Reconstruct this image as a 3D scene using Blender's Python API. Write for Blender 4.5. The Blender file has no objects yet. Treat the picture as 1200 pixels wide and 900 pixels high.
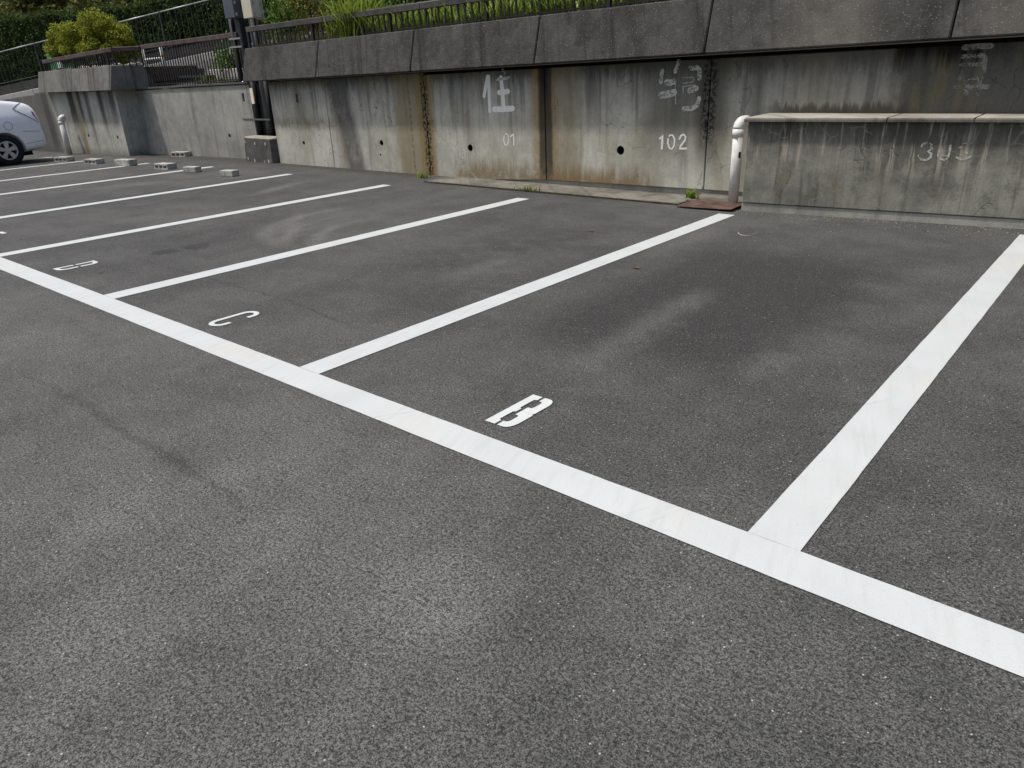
import bpy, bmesh, math, random
import numpy as np
from mathutils import Vector, Matrix, Quaternion, noise as mnoise
random.seed(7); RNG = np.random.default_rng(11)
scn = bpy.context.scene
C = scn.collection

# ------------------------------------------------------------------ camera
CAM_H = 1.45
FPX, PIT, ROL, YAW = 857.3756, 0.4077993, -0.0438251, -0.7225971     # focal length in photo pixels (1200 wide)
FW = Vector((math.sin(YAW)*math.cos(PIT), math.cos(YAW)*math.cos(PIT), -math.sin(PIT)))
_r = Vector((math.cos(YAW), -math.sin(YAW), 0)); _u = _r.cross(FW)
RT = math.cos(ROL)*_r + math.sin(ROL)*_u
UP = -math.sin(ROL)*_r + math.cos(ROL)*_u
cam_d = bpy.data.cameras.new('camera'); cam = bpy.data.objects.new('camera', cam_d); C.objects.link(cam)
cam_d.sensor_width = 36; cam_d.lens = FPX/1200*36; cam_d.clip_end = 500; cam_d.clip_start = .05
cam.matrix_world = Matrix(((RT.x, UP.x, -FW.x, 0), (RT.y, UP.y, -FW.y, 0), (RT.z, UP.z, -FW.z, CAM_H), (0, 0, 0, 1)))
scn.camera = cam

# ------------------------------------------------------------------ sky, sun, exposure
SUN = Vector((-.36, -.284, 1)).normalized()
w = bpy.data.worlds.new('World'); scn.world = w; w.use_nodes = True
_nt = w.node_tree; _bg = _nt.nodes['Background']
_sky = _nt.nodes.new('ShaderNodeTexSky'); _sky.sky_type = 'NISHITA'; _sky.sun_disc = False
_sky.sun_elevation = math.asin(SUN.z); _sky.sun_rotation = math.atan2(SUN.x, SUN.y)
_sky.air_density = 1.0; _sky.dust_density = 4.8; _sky.ozone_density = 1.0
_nt.links.new(_sky.outputs[0], _bg.inputs[0]); _bg.inputs[1].default_value = 0.125
sd = bpy.data.lights.new('sun', 'SUN'); sd.energy = 3.2; sd.angle = math.radians(3); sd.color = (1, .96, .9)
so = bpy.data.objects.new('sun', sd); C.objects.link(so); so.rotation_euler = SUN.to_track_quat('Z', 'Y').to_euler(); so.location = (0, 0, 30)
scn.view_settings.view_transform = 'Standard'; scn.view_settings.look = 'None'
scn.view_settings.exposure = 0.0; scn.view_settings.gamma = 1; scn.view_settings.use_curve_mapping = False
scn.render.engine = 'CYCLES'

# ------------------------------------------------------------------ measuring: photo pixel -> direction -> point on a real surface
def gz(x, y=0):                                  # the lot falls away gently towards the far stalls
    d = -13.3 - x
    if d <= -2: return 0.0
    if d < 2: return -.016*(d+2)**2/8
    return -.016*d
def ray(px, py): return FW*FPX + RT*(px-600) - UP*(py-450)
def G(px, py):                                   # on the asphalt
    d = ray(px, py); z = 0
    for _ in range(12):
        t = (z-CAM_H)/d.z; z = gz(d.x*t)
    return Vector((d.x*t, d.y*t, z))
def onY(px, py, Y):                              # on a wall facing the lot at distance Y
    d = ray(px, py); t = Y/d.y
    return Vector((d.x*t, Y, CAM_H + d.z*t))
def onP(px, py, o, n):                           # on any plane
    d = ray(px, py); o = Vector(o) - Vector((0, 0, CAM_H)); t = o.dot(n)/d.dot(n)
    return d*t + Vector((0, 0, CAM_H))

# ------------------------------------------------------------------ objects
def put(o, parent=None):
    C.objects.link(o)
    if parent is not None:
        o.parent = parent; o.matrix_parent_inverse = Matrix.Translation(-parent.location) if parent.get('_w') else Matrix()
    return o
def mesh_obj(name, bm, mat, parent=None, smooth=False):
    me = bpy.data.meshes.new(name); bm.to_mesh(me); bm.free()
    if mat: me.materials.append(mat)
    if smooth:
        for p in me.polygons: p.use_smooth = True
    return put(bpy.data.objects.new(name, me), parent)
def py_obj(name, verts, faces, mat, parent=None, smooth=False):
    me = bpy.data.meshes.new(name); me.from_pydata(verts, [], faces); me.update()
    if mat: me.materials.append(mat)
    if smooth:
        for p in me.polygons: p.use_smooth = True
    return put(bpy.data.objects.new(name, me), parent)
def tag(o, label=None, cat=None, group=None, kind=None):
    if label: o['label'] = label
    if cat: o['category'] = cat
    if group: o['group'] = group
    if kind: o['kind'] = kind
    return o
def thing(name, label, cat, loc=(0, 0, 0), group=None, world=True):
    o = bpy.data.objects.new(name, None); o.location = loc; C.objects.link(o); o.empty_display_size = .2
    if world: o['_w'] = 1                        # its parts are written in world coordinates
    return tag(o, label, cat, group)
def struct(o): o['kind'] = 'structure'; return o

def box(bm, a, b, bev=0, seg=1):
    a, b = Vector(a), Vector(b); c = (a+b)/2; s = b-a
    r = bmesh.ops.create_cube(bm, size=1, matrix=Matrix.Translation(c) @ Matrix.Diagonal((abs(s.x), abs(s.y), abs(s.z), 1)))
    if bev: bevel(bm, r['verts'], bev, seg)
    return r['verts']
def bevel(bm, verts, w_, seg=1):
    es = list({e for v in verts for e in v.link_edges})
    bmesh.ops.bevel(bm, geom=es, offset=w_, segments=seg, affect='EDGES', profile=.5)
def hexa(bm, p, bev=0):                          # 8 points: bottom 4 (ccw), top 4
    v = [bm.verts.new(q) for q in p]
    fs = [(3, 2, 1, 0), (4, 5, 6, 7), (0, 1, 5, 4), (1, 2, 6, 5), (2, 3, 7, 6), (3, 0, 4, 7)]
    for f in fs: bm.faces.new([v[i] for i in f])
    if bev: bevel(bm, v, bev)
    return v
def bar(bm, a, b, w_, t_, up=Vector((0, 0, 1)), bev=0):   # box along a->b, w_ sideways, t_ along up
    a, b = Vector(a), Vector(b); d = (b-a).normalized(); s = d.cross(up).normalized()*w_/2; u = s.cross(d).normalized()*t_/2
    return hexa(bm, [a-s-u, a+s-u, b+s-u, b-s-u, a-s+u, a+s+u, b+s+u, b-s+u], bev)
def tube(bm, pts, rad, n=12, cap=True):
    pts = [Vector(p) for p in pts]; rings = []
    if not hasattr(rad, '__len__'): rad = [rad]*len(pts)
    prev = None
    for i, p in enumerate(pts):
        d = (pts[min(i+1, len(pts)-1)] - pts[max(i-1, 0)]).normalized()
        if prev is None: s = d.orthogonal().normalized()
        else: s = (prev - d*prev.dot(d)).normalized()
        prev = s; t = d.cross(s)
        rings.append([bm.verts.new(p + (s*math.cos(2*math.pi*k/n) + t*math.sin(2*math.pi*k/n))*rad[i]) for k in range(n)])
    for a, b in zip(rings, rings[1:]):
        for k in range(n): bm.faces.new((a[k], a[(k+1) % n], b[(k+1) % n], b[k]))
    if cap: bm.faces.new(rings[0][::-1]); bm.faces.new(rings[-1])
    return rings
def NB(): return bmesh.new()
def boolean_cut(o, cutters):                     # really cut holes into o
    for c in cutters:
        m = o.modifiers.new('cut', 'BOOLEAN'); m.object = c; m.operation = 'DIFFERENCE'; m.solver = 'EXACT'
    dg = bpy.context.evaluated_depsgraph_get(); me = bpy.data.meshes.new_from_object(o.evaluated_get(dg))
    o.modifiers.clear(); old = o.data; o.data = me; bpy.data.meshes.remove(old)
    for c in cutters: cm = c.data; bpy.data.objects.remove(c); bpy.data.meshes.remove(cm)

# ------------------------------------------------------------------ material writing
class MT:
    def __init__(s, name, rough=.8, spec=.3, metallic=0):
        s.m = bpy.data.materials.new(name); s.m.use_nodes = True; s.t = s.m.node_tree; s.n = s.t.nodes; s.l = s.t.links
        s.b = s.n['Principled BSDF']; s.b.inputs['Roughness'].default_value = rough; s.b.inputs['Specular IOR Level'].default_value = spec
        s.b.inputs['Metallic'].default_value = metallic; s._g = None
    def lk(s, sock, v):
        if isinstance(v, (int, float)): sock.default_value = v
        elif isinstance(v, (tuple, list)): sock.default_value = tuple(v) + ((1,) if len(v) == 3 and len(sock.default_value) == 4 else ())
        else: s.l.new(v, sock)
    def geo(s, o):
        if s._g is None: s._g = s.n.new('ShaderNodeNewGeometry')
        return s._g.outputs[o]
    @property
    def P(s): return s.geo('Position')
    def obj(s): return s.n.new('ShaderNodeTexCoord').outputs['Object']
    def xyz(s, v):
        k = s.n.new('ShaderNodeSeparateXYZ'); s.l.new(v, k.inputs[0]); return k.outputs
    def vec(s, x, y, z):
        k = s.n.new('ShaderNodeCombineXYZ')
        for i, v in enumerate((x, y, z)): s.lk(k.inputs[i], v)
        return k.outputs[0]
    def scale(s, v, sc):
        k = s.n.new('ShaderNodeVectorMath'); k.operation = 'MULTIPLY'; s.l.new(v, k.inputs[0]); k.inputs[1].default_value = sc; return k.outputs[0]
    def addv(s, a, b):
        k = s.n.new('ShaderNodeVectorMath'); k.operation = 'ADD'; s.lk(k.inputs[0], a); s.lk(k.inputs[1], b); return k.outputs[0]
    def M(s, op, a, b=None, c=None):
        k = s.n.new('ShaderNodeMath'); k.operation = op
        for i, v in enumerate((a, b, c)):
            if v is not None: s.lk(k.inputs[i], v)
        return k.outputs[0]
    def mul(s, *a):
        r = a[0]
        for b in a[1:]: r = s.M('MULTIPLY', r, b)
        return r
    def add(s, a, b): return s.M('ADD', a, b)
    def sub(s, a, b): return s.M('SUBTRACT', a, b)
    def noise(s, v, sc, det=3, ro=.55, dist=0, dim='3D'):
        k = s.n.new('ShaderNodeTexNoise'); s.l.new(v, k.inputs['Vector']); k.inputs['Scale'].default_value = sc
        k.inputs['Detail'].default_value = det; k.inputs['Roughness'].default_value = ro; k.inputs['Distortion'].default_value = dist
        return k.outputs['Fac']
    def vor(s, v, sc, feat='F1', out='Distance', rand=1):
        k = s.n.new('ShaderNodeTexVoronoi'); k.feature = feat; s.l.new(v, k.inputs['Vector']); k.inputs['Scale'].default_value = sc
        k.inputs['Randomness'].default_value = rand; return k.outputs[out]
    def ss(s, v, lo, hi, a=0, b=1):               # smoothstep of v from lo to hi
        k = s.n.new('ShaderNodeMapRange'); k.interpolation_type = 'SMOOTHSTEP'; s.lk(k.inputs['Value'], v)
        if lo > hi: lo, hi, a, b = hi, lo, b, a
        k.inputs['From Min'].default_value = lo; k.inputs['From Max'].default_value = hi
        k.inputs['To Min'].default_value = a; k.inputs['To Max'].default_value = b; return k.outputs[0]
    def band(s, v, a, b, soft): return s.mul(s.ss(v, a-soft, a+soft), s.ss(v, b+soft, b-soft))
    def mix(s, f, a, b, mode='MIX'):
        k = s.n.new('ShaderNodeMix'); k.data_type = 'RGBA'; k.blend_type = mode; k.clamp_factor = True
        s.lk(k.inputs[0], f); s.lk(k.inputs[6], a); s.lk(k.inputs[7], b); return k.outputs[2]
    def color(s, c): s.lk(s.b.inputs['Base Color'], c); return s
    def bump(s, h, dist, strength=1):
        k = s.n.new('ShaderNodeBump'); k.inputs['Strength'].default_value = strength; k.inputs['Distance'].default_value = dist
        s.l.new(h, k.inputs['Height'])
        old = s.b.inputs['Normal']
        if old.is_linked: s.l.new(old.links[0].from_socket, k.inputs['Normal'])
        s.l.new(k.outputs[0], old); return s
    def seg(s, X, Y, a, b, wd, soft):             # mask along a line from a to b in the X, Y plane
        a, b = Vector(a[:2]), Vector(b[:2]); L = (b-a).length; d = (b-a)/L
        u = s.add(s.mul(s.sub(X, a.x), d.x), s.mul(s.sub(Y, a.y), d.y))
        v = s.M('ABSOLUTE', s.sub(s.mul(s.sub(X, a.x), -d.y), s.mul(s.sub(Y, a.y), -d.x)))
        return s.mul(s.band(u, 0, L, min(L*.3, .3)), s.ss(v, wd+soft, max(wd-soft, 0)))
MAT = {}
def simple(name, col, rough=.6, spec=.4, metallic=0, var=.25, sc=8, bump=0, bsc=60):
    m = MT(name, rough, spec, metallic); P = m.obj()
    n = m.noise(P, sc, 4, .6)
    m.color(m.mix(m.ss(n, .3, .7), [c*(1-var) for c in col], [min(1, c*(1+var)) for c in col]))
    if bump: m.bump(m.noise(P, bsc, 3), bump)
    MAT[name] = m.m; return m.m

# ================================================================== materials of the site
def asphalt_mat():
    m = MT('asphalt', .88, .25); P = m.P; x, y, z = m.xyz(P)
    big = m.noise(P, .35, 4, .55); mid = m.noise(P, 1.7, 5, .6); blot = m.noise(P, 6, 4, .6)
    grain = m.add(m.mul(m.noise(P, 210, 2, .7), .55), m.mul(m.noise(P, 95, 2, .7), .45)); fine = m.noise(P, 330, 2, .6)
    warp = m.mul(m.sub(mid, .5), .5); wx = m.add(x, warp); wy = m.add(y, m.mul(m.sub(big, .5), .6))
    fx = m.add(x, m.mul(m.sub(blot, .5), .22)); fy = m.add(y, m.mul(m.sub(m.noise(P, 3.1, 3), .5), .3))
    c = m.mix(m.ss(mid, .3, .72), (.060, .0608, .0598), (.099, .100, .098))
    c = m.mix(m.mul(m.ss(big, .42, .66), .55), c, (.135, .134, .130))
    c = m.mix(m.mul(m.ss(blot, .55, .75), .3), c, (.055, .0545, .053))
    # aisle side is greyer and more worn than the stalls
    c = m.mix(m.mul(m.ss(wy, 1.7, 2.3), m.ss(mid, .25, .6, .75, .35)), c, (.056, .0555, .054))
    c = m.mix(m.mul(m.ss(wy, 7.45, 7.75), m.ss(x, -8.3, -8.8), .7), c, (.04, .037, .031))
    c = m.mix(m.mul(m.ss(m.noise(P, .9, 6, .7), .5, .7), .35), c, (.05, .05, .049))
    # scuffed pale patches in the aisle
    for q, r in (((160, 600), .28), ((320, 620), .22), ((90, 760), .4), ((250, 560), .16), ((520, 700), .3)):
        g = G(*q); d = m.M('SQRT', m.add(m.M('POWER', m.sub(fx, g.x), 2), m.M('POWER', m.sub(fy, g.y), 2)))
        c = m.mix(m.mul(m.ss(d, r, r*.2), .35, m.ss(mid, .25, .6)), c, (.17, .17, .163))
    # darker oil and tyre stain of the car that usually stands in bay B, with the paler strip between its wheels
    dark = m.mul(m.band(wx, -2.72, -1.32, .22), m.band(wy, 3.15, 5.7, .4), m.ss(mid, .1, .5, .6, 1))
    c = m.mix(m.mul(dark, .78), c, (.030, .0295, .029))
    strip = m.seg(fx, fy, G(685, 428), G(825, 342), .05, .14)
    c = m.mix(m.mul(strip, .5), c, (.13, .128, .122))
    strip = m.seg(fx, fy, G(872, 447), G(915, 415), .05, .09)
    c = m.mix(m.mul(strip, .35), c, (.13, .128, .122))
    for (p, q, wd, st) in (((700, 270), (480, 320), .35, .6), ((600, 330), (460, 370), .3, .5), ((350, 240), (200, 290), .4, .45), ((560, 262), (640, 245), .15, .3),
                           ((330, 232), (500, 225), .25, .3), ((120, 240), (300, 222), .5, .45)):
        c = m.mix(m.mul(m.seg(fx, fy, G(*p), G(*q), wd, wd), st, m.ss(blot, .3, .6)), c, (.042, .041, .040))
    for (p, q, wd, st) in (((330, 285), (352, 250), .08, .4), ((372, 290), (388, 262), .06, .3), ((100, 222), (190, 213), .2, .35), ((300, 228), (345, 215), .1, .45),
                           ((520, 330), (600, 300), .1, .25), ((760, 300), (840, 270), .12, .22)):
        c = m.mix(m.mul(m.seg(fx, fy, G(*p), G(*q), wd, wd), st), c, (.165, .158, .145))
    # faint pale curved tyre scuffs
    for pts, wd, st_ in ((((322, 287), (338, 258), (398, 244)), .10, .34), (((374, 292), (388, 268), (446, 254)), .09, .28), (((345, 290), (362, 262), (420, 249)), .05, .2)):
        a, b, g = [G(*q).xy for q in pts]; d = 2*(a.x*(b.y-g.y)+b.x*(g.y-a.y)+g.x*(a.y-b.y))
        ux = (a.dot(a)*(b.y-g.y)+b.dot(b)*(g.y-a.y)+g.dot(g)*(a.y-b.y))/d; uy = (a.dot(a)*(g.x-b.x)+b.dot(b)*(a.x-g.x)+g.dot(g)*(b.x-a.x))/d; r = (a-Vector((ux, uy))).length
        dd = m.M('ABSOLUTE', m.sub(m.M('SQRT', m.add(m.M('POWER', m.sub(x, ux), 2), m.M('POWER', m.sub(y, uy), 2))), r))
        k = m.mul(m.ss(dd, wd*1.5, wd*.3), m.band(y, min(a.y, b.y, g.y), max(a.y, b.y, g.y), .25), m.band(x, min(a.x, b.x, g.x)-.1, max(a.x, b.x, g.x)+.1, .2), m.ss(blot, .3, .6, .4, 1))
        c = m.mix(m.mul(k, st_), c, (.20, .198, .19))
    # old seams between paving lanes
    for (p, q, wd, st) in (((85, 468), (222, 552), .02, .42), ((222, 552), (330, 622), .014, .25), ((0, 424), (85, 468), .012, .2), ((150, 300), (330, 350), .012, .45), ((330, 350), (410, 380), .012, .5),
                           ((232, 552), (190, 530), .05, .45)):
        sg = m.seg(m.add(x, m.mul(m.sub(blot, .5), .09)), m.add(y, m.mul(m.sub(m.noise(P, 7.7, 2), .5), .09)), G(*p), G(*q), wd, wd*1.2)
        c = m.mix(m.mul(sg, st, m.ss(mid, .3, .5)), c, (.025, .025, .025))
    for q, r in (((190, 296), .16), ((228, 289), .19), ((120, 320), .05)):            # oil drips
        g = G(*q); d = m.M('SQRT', m.add(m.M('POWER', m.sub(fx, g.x), 2), m.M('POWER', m.mul(m.sub(fy, g.y), 1.2), 2)))
        c = m.mix(m.mul(m.ss(d, r, r*.5), .75), c, (.028, .027, .027))
    # mineral grains: grey binder with paler and darker stones
    v = m.vor(P, 260, 'F1', 'Color'); vr = m.xyz(v)[0]
    c = m.mix(m.ss(grain, .385, .615), m.mix(1, c, (.26, .26, .26), 'MULTIPLY'), m.mix(1, c, (1.66, 1.665, 1.64), 'MULTIPLY'))
    c = m.mix(m.mul(m.ss(vr, .90, .99), .5), c, (.24, .24, .23))
    c = m.mix(m.mul(m.ss(vr, .12, .0), .6), c, (.02, .02, .02))
    v2 = m.xyz(m.vor(P, 120, 'F1', 'Color'))[1]; d2 = m.vor(P, 120)
    c = m.mix(m.mul(m.ss(v2, .984, .994), m.ss(d2, .42, .2)), c, (.42, .42, .40))
    pit = m.mul(m.ss(m.noise(m.addv(P, m.scale(m.n_color(P, 20), (.02, .02, .02))), 58, 4, .72), .54, .64), m.ss(blot, .3, .6, .35, 1), .62)
    c = m.mix(pit, c, (.024, .024, .024))
    c = m.mix(m.mul(m.ss(m.noise(P, 15, 5, .7), .5, .66), .3), c, m.mix(1, c, (.6, .6, .6), 'MULTIPLY'))
    c = m.mix(m.mul(m.ss(m.noise(P, 9, 6, .75), .48, .66), .3), c, m.mix(1, c, (1.4, 1.4, 1.38), 'MULTIPLY'))
    m.color(c)
    m.bump(m.sub(m.add(m.mul(grain, .7), m.mul(fine, .25)), m.mul(pit, .5)), .005, .9)
    m.bump(mid, .02, .3)
    return m.m

def paint_mat(name, base, worn=.0, alpha_scale=9, letters=False):
    m = MT(name, .55, .35); P = m.P; x, y, z = m.xyz(P)
    n = m.noise(P, 3, 4); st = m.noise(m.vec(m.mul(m.add(x, m.mul(y, .3)), 14), m.mul(y, 1.2), 0), 1.6, 4, .65)
    c = m.mix(m.ss(n, .35, .75), base, [k*.93 for k in base])
    c = m.mix(m.mul(m.ss(st, .48, .7), .3), c, (.41, .418, .41))
    c = m.mix(m.mul(m.ss(m.noise(m.vec(m.mul(m.add(x, m.mul(y, -.45)), 40), m.mul(y, 3), 2), 1.3, 3, .6), .56, .7), m.ss(m.noise(P, 1.7, 2), .5, .62), .3), c, (.33, .33, .32))
    c = m.mix(m.mul(m.ss(m.noise(P, 1.1, 3), .52, .68), .3), c, (.52, .48, .40))
    c = m.mix(m.mul(m.ss(m.noise(P, 34, 3, .7), .66, .75), .4), c, (.33, .33, .32))
    m.color(c)
    m.bump(m.add(m.noise(P, 120, 3, .6), m.mul(st, .4)), .003, .5)
    if worn:
        mask = m.ss(m.add(m.mul(m.noise(P, alpha_scale, 4, .7), .6), m.mul(m.noise(P, 70, 2), .4)), worn-.08, worn+.08)
        m.lk(m.b.inputs['Alpha'], mask)
    return m.m
MAT['line_paint'] = paint_mat('line_paint', (.520, .548, .545))
MAT['letter_paint'] = paint_mat('letter_paint', (.57, .595, .59))
MAT['wall_paint'] = paint_mat('wall_paint', (.86, .86, .80), .34, 14)
MAT['wall_paint_worn'] = paint_mat('wall_paint_worn', (.56, .56, .50), .46, 16)
MAT['wall_paint_ghost'] = paint_mat('wall_paint_ghost', (.19, .195, .18), .45, 5)

def concrete(name, lo, hi, streak=.5, specks=0, stains=None, cracks=0, crack_col=(.05, .05, .045), crack_sc=2.2, rough=.9, crack_rng=None, bumpd=.004):
    m = MT(name, rough, .2); P = m.P; x, y, z = m.xyz(P)
    n1 = m.noise(P, 1.3, 5, .6); n2 = m.noise(P, 7, 5, .65); n3 = m.noise(P, 55, 3, .6); hx = m.add(x, y)
    st = m.noise(m.vec(m.mul(hx, 5), 0, m.mul(z, .35)), 1, 5, .65); st2 = m.noise(m.vec(m.mul(hx, 17), 3, m.mul(z, .9)), 1, 4, .6)
    c = m.mix(m.ss(m.add(m.mul(n1, .6), m.mul(n2, .4)), .32, .66), lo, hi)
    dk = [k*.42 for k in lo]
    c = m.mix(m.mul(m.ss(st, .5, .74), streak), c, dk)
    c = m.mix(m.mul(m.ss(st2, .55, .75), streak*.6), c, dk)
    c = m.mix(m.mul(m.ss(st2, .42, .25), streak*.4), c, [min(1, k*1.25) for k in hi])
    if stains: c = stains(m, c, x, y, z, n1, n2)
    c = m.mix(m.ss(n3, .25, .75, .0, .35), c, m.mix(1, c, (.55, .55, .55), 'MULTIPLY'))
    if specks:
        v = m.xyz(m.vor(P, 105, 'F1', 'Color')); d = m.vor(P, 105)
        c = m.mix(m.mul(m.ss(v[0], 1-specks, 1-specks*.5), m.ss(d, .5, .25), .75), c, (.34, .33, .30))
        c = m.mix(m.mul(m.ss(m.noise(P, 160, 2), .58, .7), .5), c, (.2, .195, .18))
    h = m.add(m.mul(n3, .5), m.mul(n2, .8))
    if cracks:
        pw = m.addv(m.scale(P, (1.25, 1.25, .7)), m.scale(m.n_color(P, 4.5), (.28, .28, .28)))
        e = m.vor(pw, crack_sc, 'DISTANCE_TO_EDGE'); k = m.mul(m.ss(e, .014, .003), m.ss(m.noise(P, 1.1, 3), .5, .6), m.ss(m.noise(P, 9, 2), .35, .5), cracks)
        if crack_rng: k = m.mul(k, crack_rng(m, x, z))
        c = m.mix(k, c, crack_col); h = m.sub(h, m.mul(k, .8))
    pore = m.ss(m.noise(P, 40, 2, .5), .71, .78); h = m.sub(h, m.mul(pore, .5)); c = m.mix(m.mul(pore, .6), c, [k*.3 for k in lo])
    m.color(c); m.bump(h, bumpd, .8)
    MAT[name] = m.m; return m.m
def n_color(s, v, sc):
    k = s.n.new('ShaderNodeTexNoise'); s.l.new(v, k.inputs['Vector']); k.inputs['Scale'].default_value = sc; k.inputs['Detail'].default_value = 4
    a = s.n.new('ShaderNodeVectorMath'); a.operation = 'SUBTRACT'; s.l.new(k.outputs['Color'], a.inputs[0]); a.inputs[1].default_value = (.5, .5, .5); return a.outputs[0]
MT.n_color = n_color
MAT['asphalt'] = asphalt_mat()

WY = 7.90                                        # face of the retaining wall
def wx_(px, py): return onY(px, py, WY).x
def stains_main(m, c, x, y, z, n1, n2):
    wn = m.sub(m.noise(m.vec(m.mul(x, 3), 0, m.mul(z, 1.1)), 2, 4, .6), .5)
    wf = m.sub(m.noise(m.vec(m.mul(x, 9), 0, m.mul(z, 3)), 2, 4, .65), .5)
    xw = m.add(x, m.mul(wn, .12)); xf = m.add(x, m.mul(wf, .05))
    crust = m.ss(m.noise(m.vec(x, 0, m.mul(z, .8)), 26, 4, .7), .42, .56)
    jag = m.add(z, m.mul(m.sub(m.noise(m.vec(m.mul(x, 7), 0, 0), 1.6, 4, .7), .5), .45))
    jag2 = m.add(z, m.mul(m.sub(m.noise(m.vec(m.mul(x, 4), 5, 0), 2.2, 4, .7), .5), .7))
    OCH = (.26, .185, .075); DK = (.035, .033, .028); BRN = (.17, .125, .07); GRY = (.09, .088, .082)
    def p(f, col):
        nonlocal c
        c = m.mix(f, c, col)
    # grime that has run down from under the coping
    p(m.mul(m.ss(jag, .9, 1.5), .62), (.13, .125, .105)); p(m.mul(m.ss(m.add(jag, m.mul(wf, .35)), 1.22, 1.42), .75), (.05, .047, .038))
    p(m.mul(m.ss(m.noise(m.vec(m.mul(x, 6), 2, m.mul(z, .25)), 1.4, 4, .6), .48, .64), m.ss(z, .3, 1.2), .6), GRY)
    p(m.mul(m.ss(m.noise(m.vec(m.mul(x, 1.3), 0, m.mul(z, .6)), 1.5, 5, .65), .45, .65), .4), (.27, .235, .16))
    # dark run-off beside the utility poles, trailing to the right
    p(m.mul(m.band(m.add(xw, m.mul(z, .22)), -10.42, -9.95, .10), .82, m.ss(n2, .2, .6, .5, 1)), (.085, .083, .078))
    p(m.mul(m.band(m.add(xf, m.mul(z, .1)), -10.62, -10.46, .05), m.ss(z, .55, 1.1), .55, crust), DK)
    p(m.mul(m.band(m.add(xw, m.mul(z, .12)), -10.62, -10.4, .07), m.ss(z, .9, .4), .35), BRN)
    # ochre joint stain with black crust
    p(m.mul(m.band(xw, -9.1, -8.25, .14), .75, m.ss(n1, .2, .6, .6, 1)), (.24, .19, .10))
    p(m.mul(m.band(xf, -8.60, -8.28, .05), .75), OCH)
    p(m.mul(m.band(xf, -8.50, -8.35, .03), crust, .95), (.018, .017, .014))
    p(m.mul(m.band(xf, -8.78, -8.74, .02), crust, .6), DK)
    # second joint: dark wet strip with rusty edges
    p(m.mul(m.band(xw, -6.42, -5.96, .09), .75, m.ss(n2, .25, .6, .35, 1)), (.27, .18, .07))
    p(m.mul(m.band(xw, -5.98, -5.62, .12), .6), (.24, .21, .13))
    p(m.mul(m.band(xf, -6.30, -6.08, .025), .92), (.055, .047, .034))
    p(m.mul(m.band(xf, -6.26, -6.14, .03), m.ss(z, .85, 1.35), .85), (.02, .018, .014))
    # third joint: black mossy crust, with the grey-green wash round it
    p(m.mul(m.band(xw, -4.75, -3.68, .2), m.ss(z, .1, .9), .65), (.10, .10, .082))
    p(m.mul(m.band(xw, -4.06, -3.74, .08), m.ss(z, .15, .6), .62), (.085, .08, .06))
    p(m.mul(m.band(xf, -4.0, -3.84, .03), m.ss(z, .45, .75), crust, .95), (.016, .015, .012))
    # brown splash along the foot
    foot = m.mul(m.ss(jag2, .34, .08), m.band(xw, -7.9, -4.55, .15))
    p(m.mul(foot, .8, m.ss(n2, .28, .52)), (.20, .145, .075))
    p(m.mul(m.band(xw, -5.95, -5.0, .3), m.ss(jag2, .3, .05), .55), (.24, .14, .05))
    p(m.mul(m.band(xw, -12.4, -10.7, .2), m.band(jag, .62, .78, .07), m.ss(n2, .35, .55), .55), (.17, .14, .085))
    # wall above the planter bed: brown tide line, then wet black streaks with ochre fringes
    p(m.mul(m.band(xw, -3.55, -3.28, .03), .35), (.12, .115, .095))
    p(m.mul(m.ss(x, -3.32, -3.22), .4), (.16, .158, .142))
    p(m.mul(m.band(x, -3.2, -1.9, .2), m.ss(jag, 1.02, .95), .8), (.10, .085, .055))
    wet = m.ss(m.add(x, m.mul(wn, .35)), -2.12, -1.98)
    p(m.mul(wet, .8), (.085, .082, .068))
    p(m.mul(wet, m.ss(m.noise(m.vec(m.mul(x, 8), 1, m.mul(z, 1.3)), 1.5, 5, .65), .46, .58), .75), (.175, .155, .095))
    p(m.mul(wet, m.ss(m.add(z, m.mul(m.sub(m.noise(m.vec(m.mul(x, 9), 7, 0), 1.5, 4, .7), .5), .6)), 1.25, 1.45), m.ss(x, -.9, -1.35), .95), (.012, .011, .009))
    p(m.mul(m.ss(x, -1.42, -1.38), .6, m.ss(n2, .25, .65)), (.12, .12, .108))
    p(m.mul(m.ss(x, -1.05, -.85), m.ss(jag, 1.08, .94), .7), (.085, .06, .032))
    return c
concrete('wall_concrete', (.40, .395, .335), (.60, .592, .51), .55, stains=stains_main, cracks=.75, crack_sc=3.6)
def stains_and_tone_left(m, c, x, y, z, n1, n2):
    xf = m.add(x, m.mul(m.sub(m.noise(m.vec(m.mul(x, 5), 0, m.mul(z, 2)), 2, 4, .6), .5), .12))
    for a, b, z0, s in ((-21.15, -20.75, .45, .9), (-20.55, -20.35, .5, .9), (-20.1, -19.9, .35, .75), (-19.35, -19.1, .5, .8), (-18.75, -18.45, .6, .75), (-22.9, -22.5, -.2, .65)):
        f = m.mul(m.band(xf, a, b, .09), m.ss(z, z0-.3, z0+.5), s); c = m.mix(f, c, (.03, .029, .025))
    c = m.mix(m.mul(m.band(xf, -20.8, -20.55, .08), m.ss(z, 1.3, .2, .4, .9)), c, (.23, .19, .10))
    c = m.mix(m.mul(m.ss(x, -21.9, -22.5), .78), c, (.055, .053, .048))  # wall gets darker towards its left end
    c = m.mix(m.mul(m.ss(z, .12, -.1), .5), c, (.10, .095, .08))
    return c
concrete('wall_concrete_left', (.33, .328, .29), (.55, .546, .485), .8, stains=stains_and_tone_left)
concrete('wall_concrete_mid', (.25, .248, .222), (.40, .396, .355), .75, cracks=.4, crack_sc=3)
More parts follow.
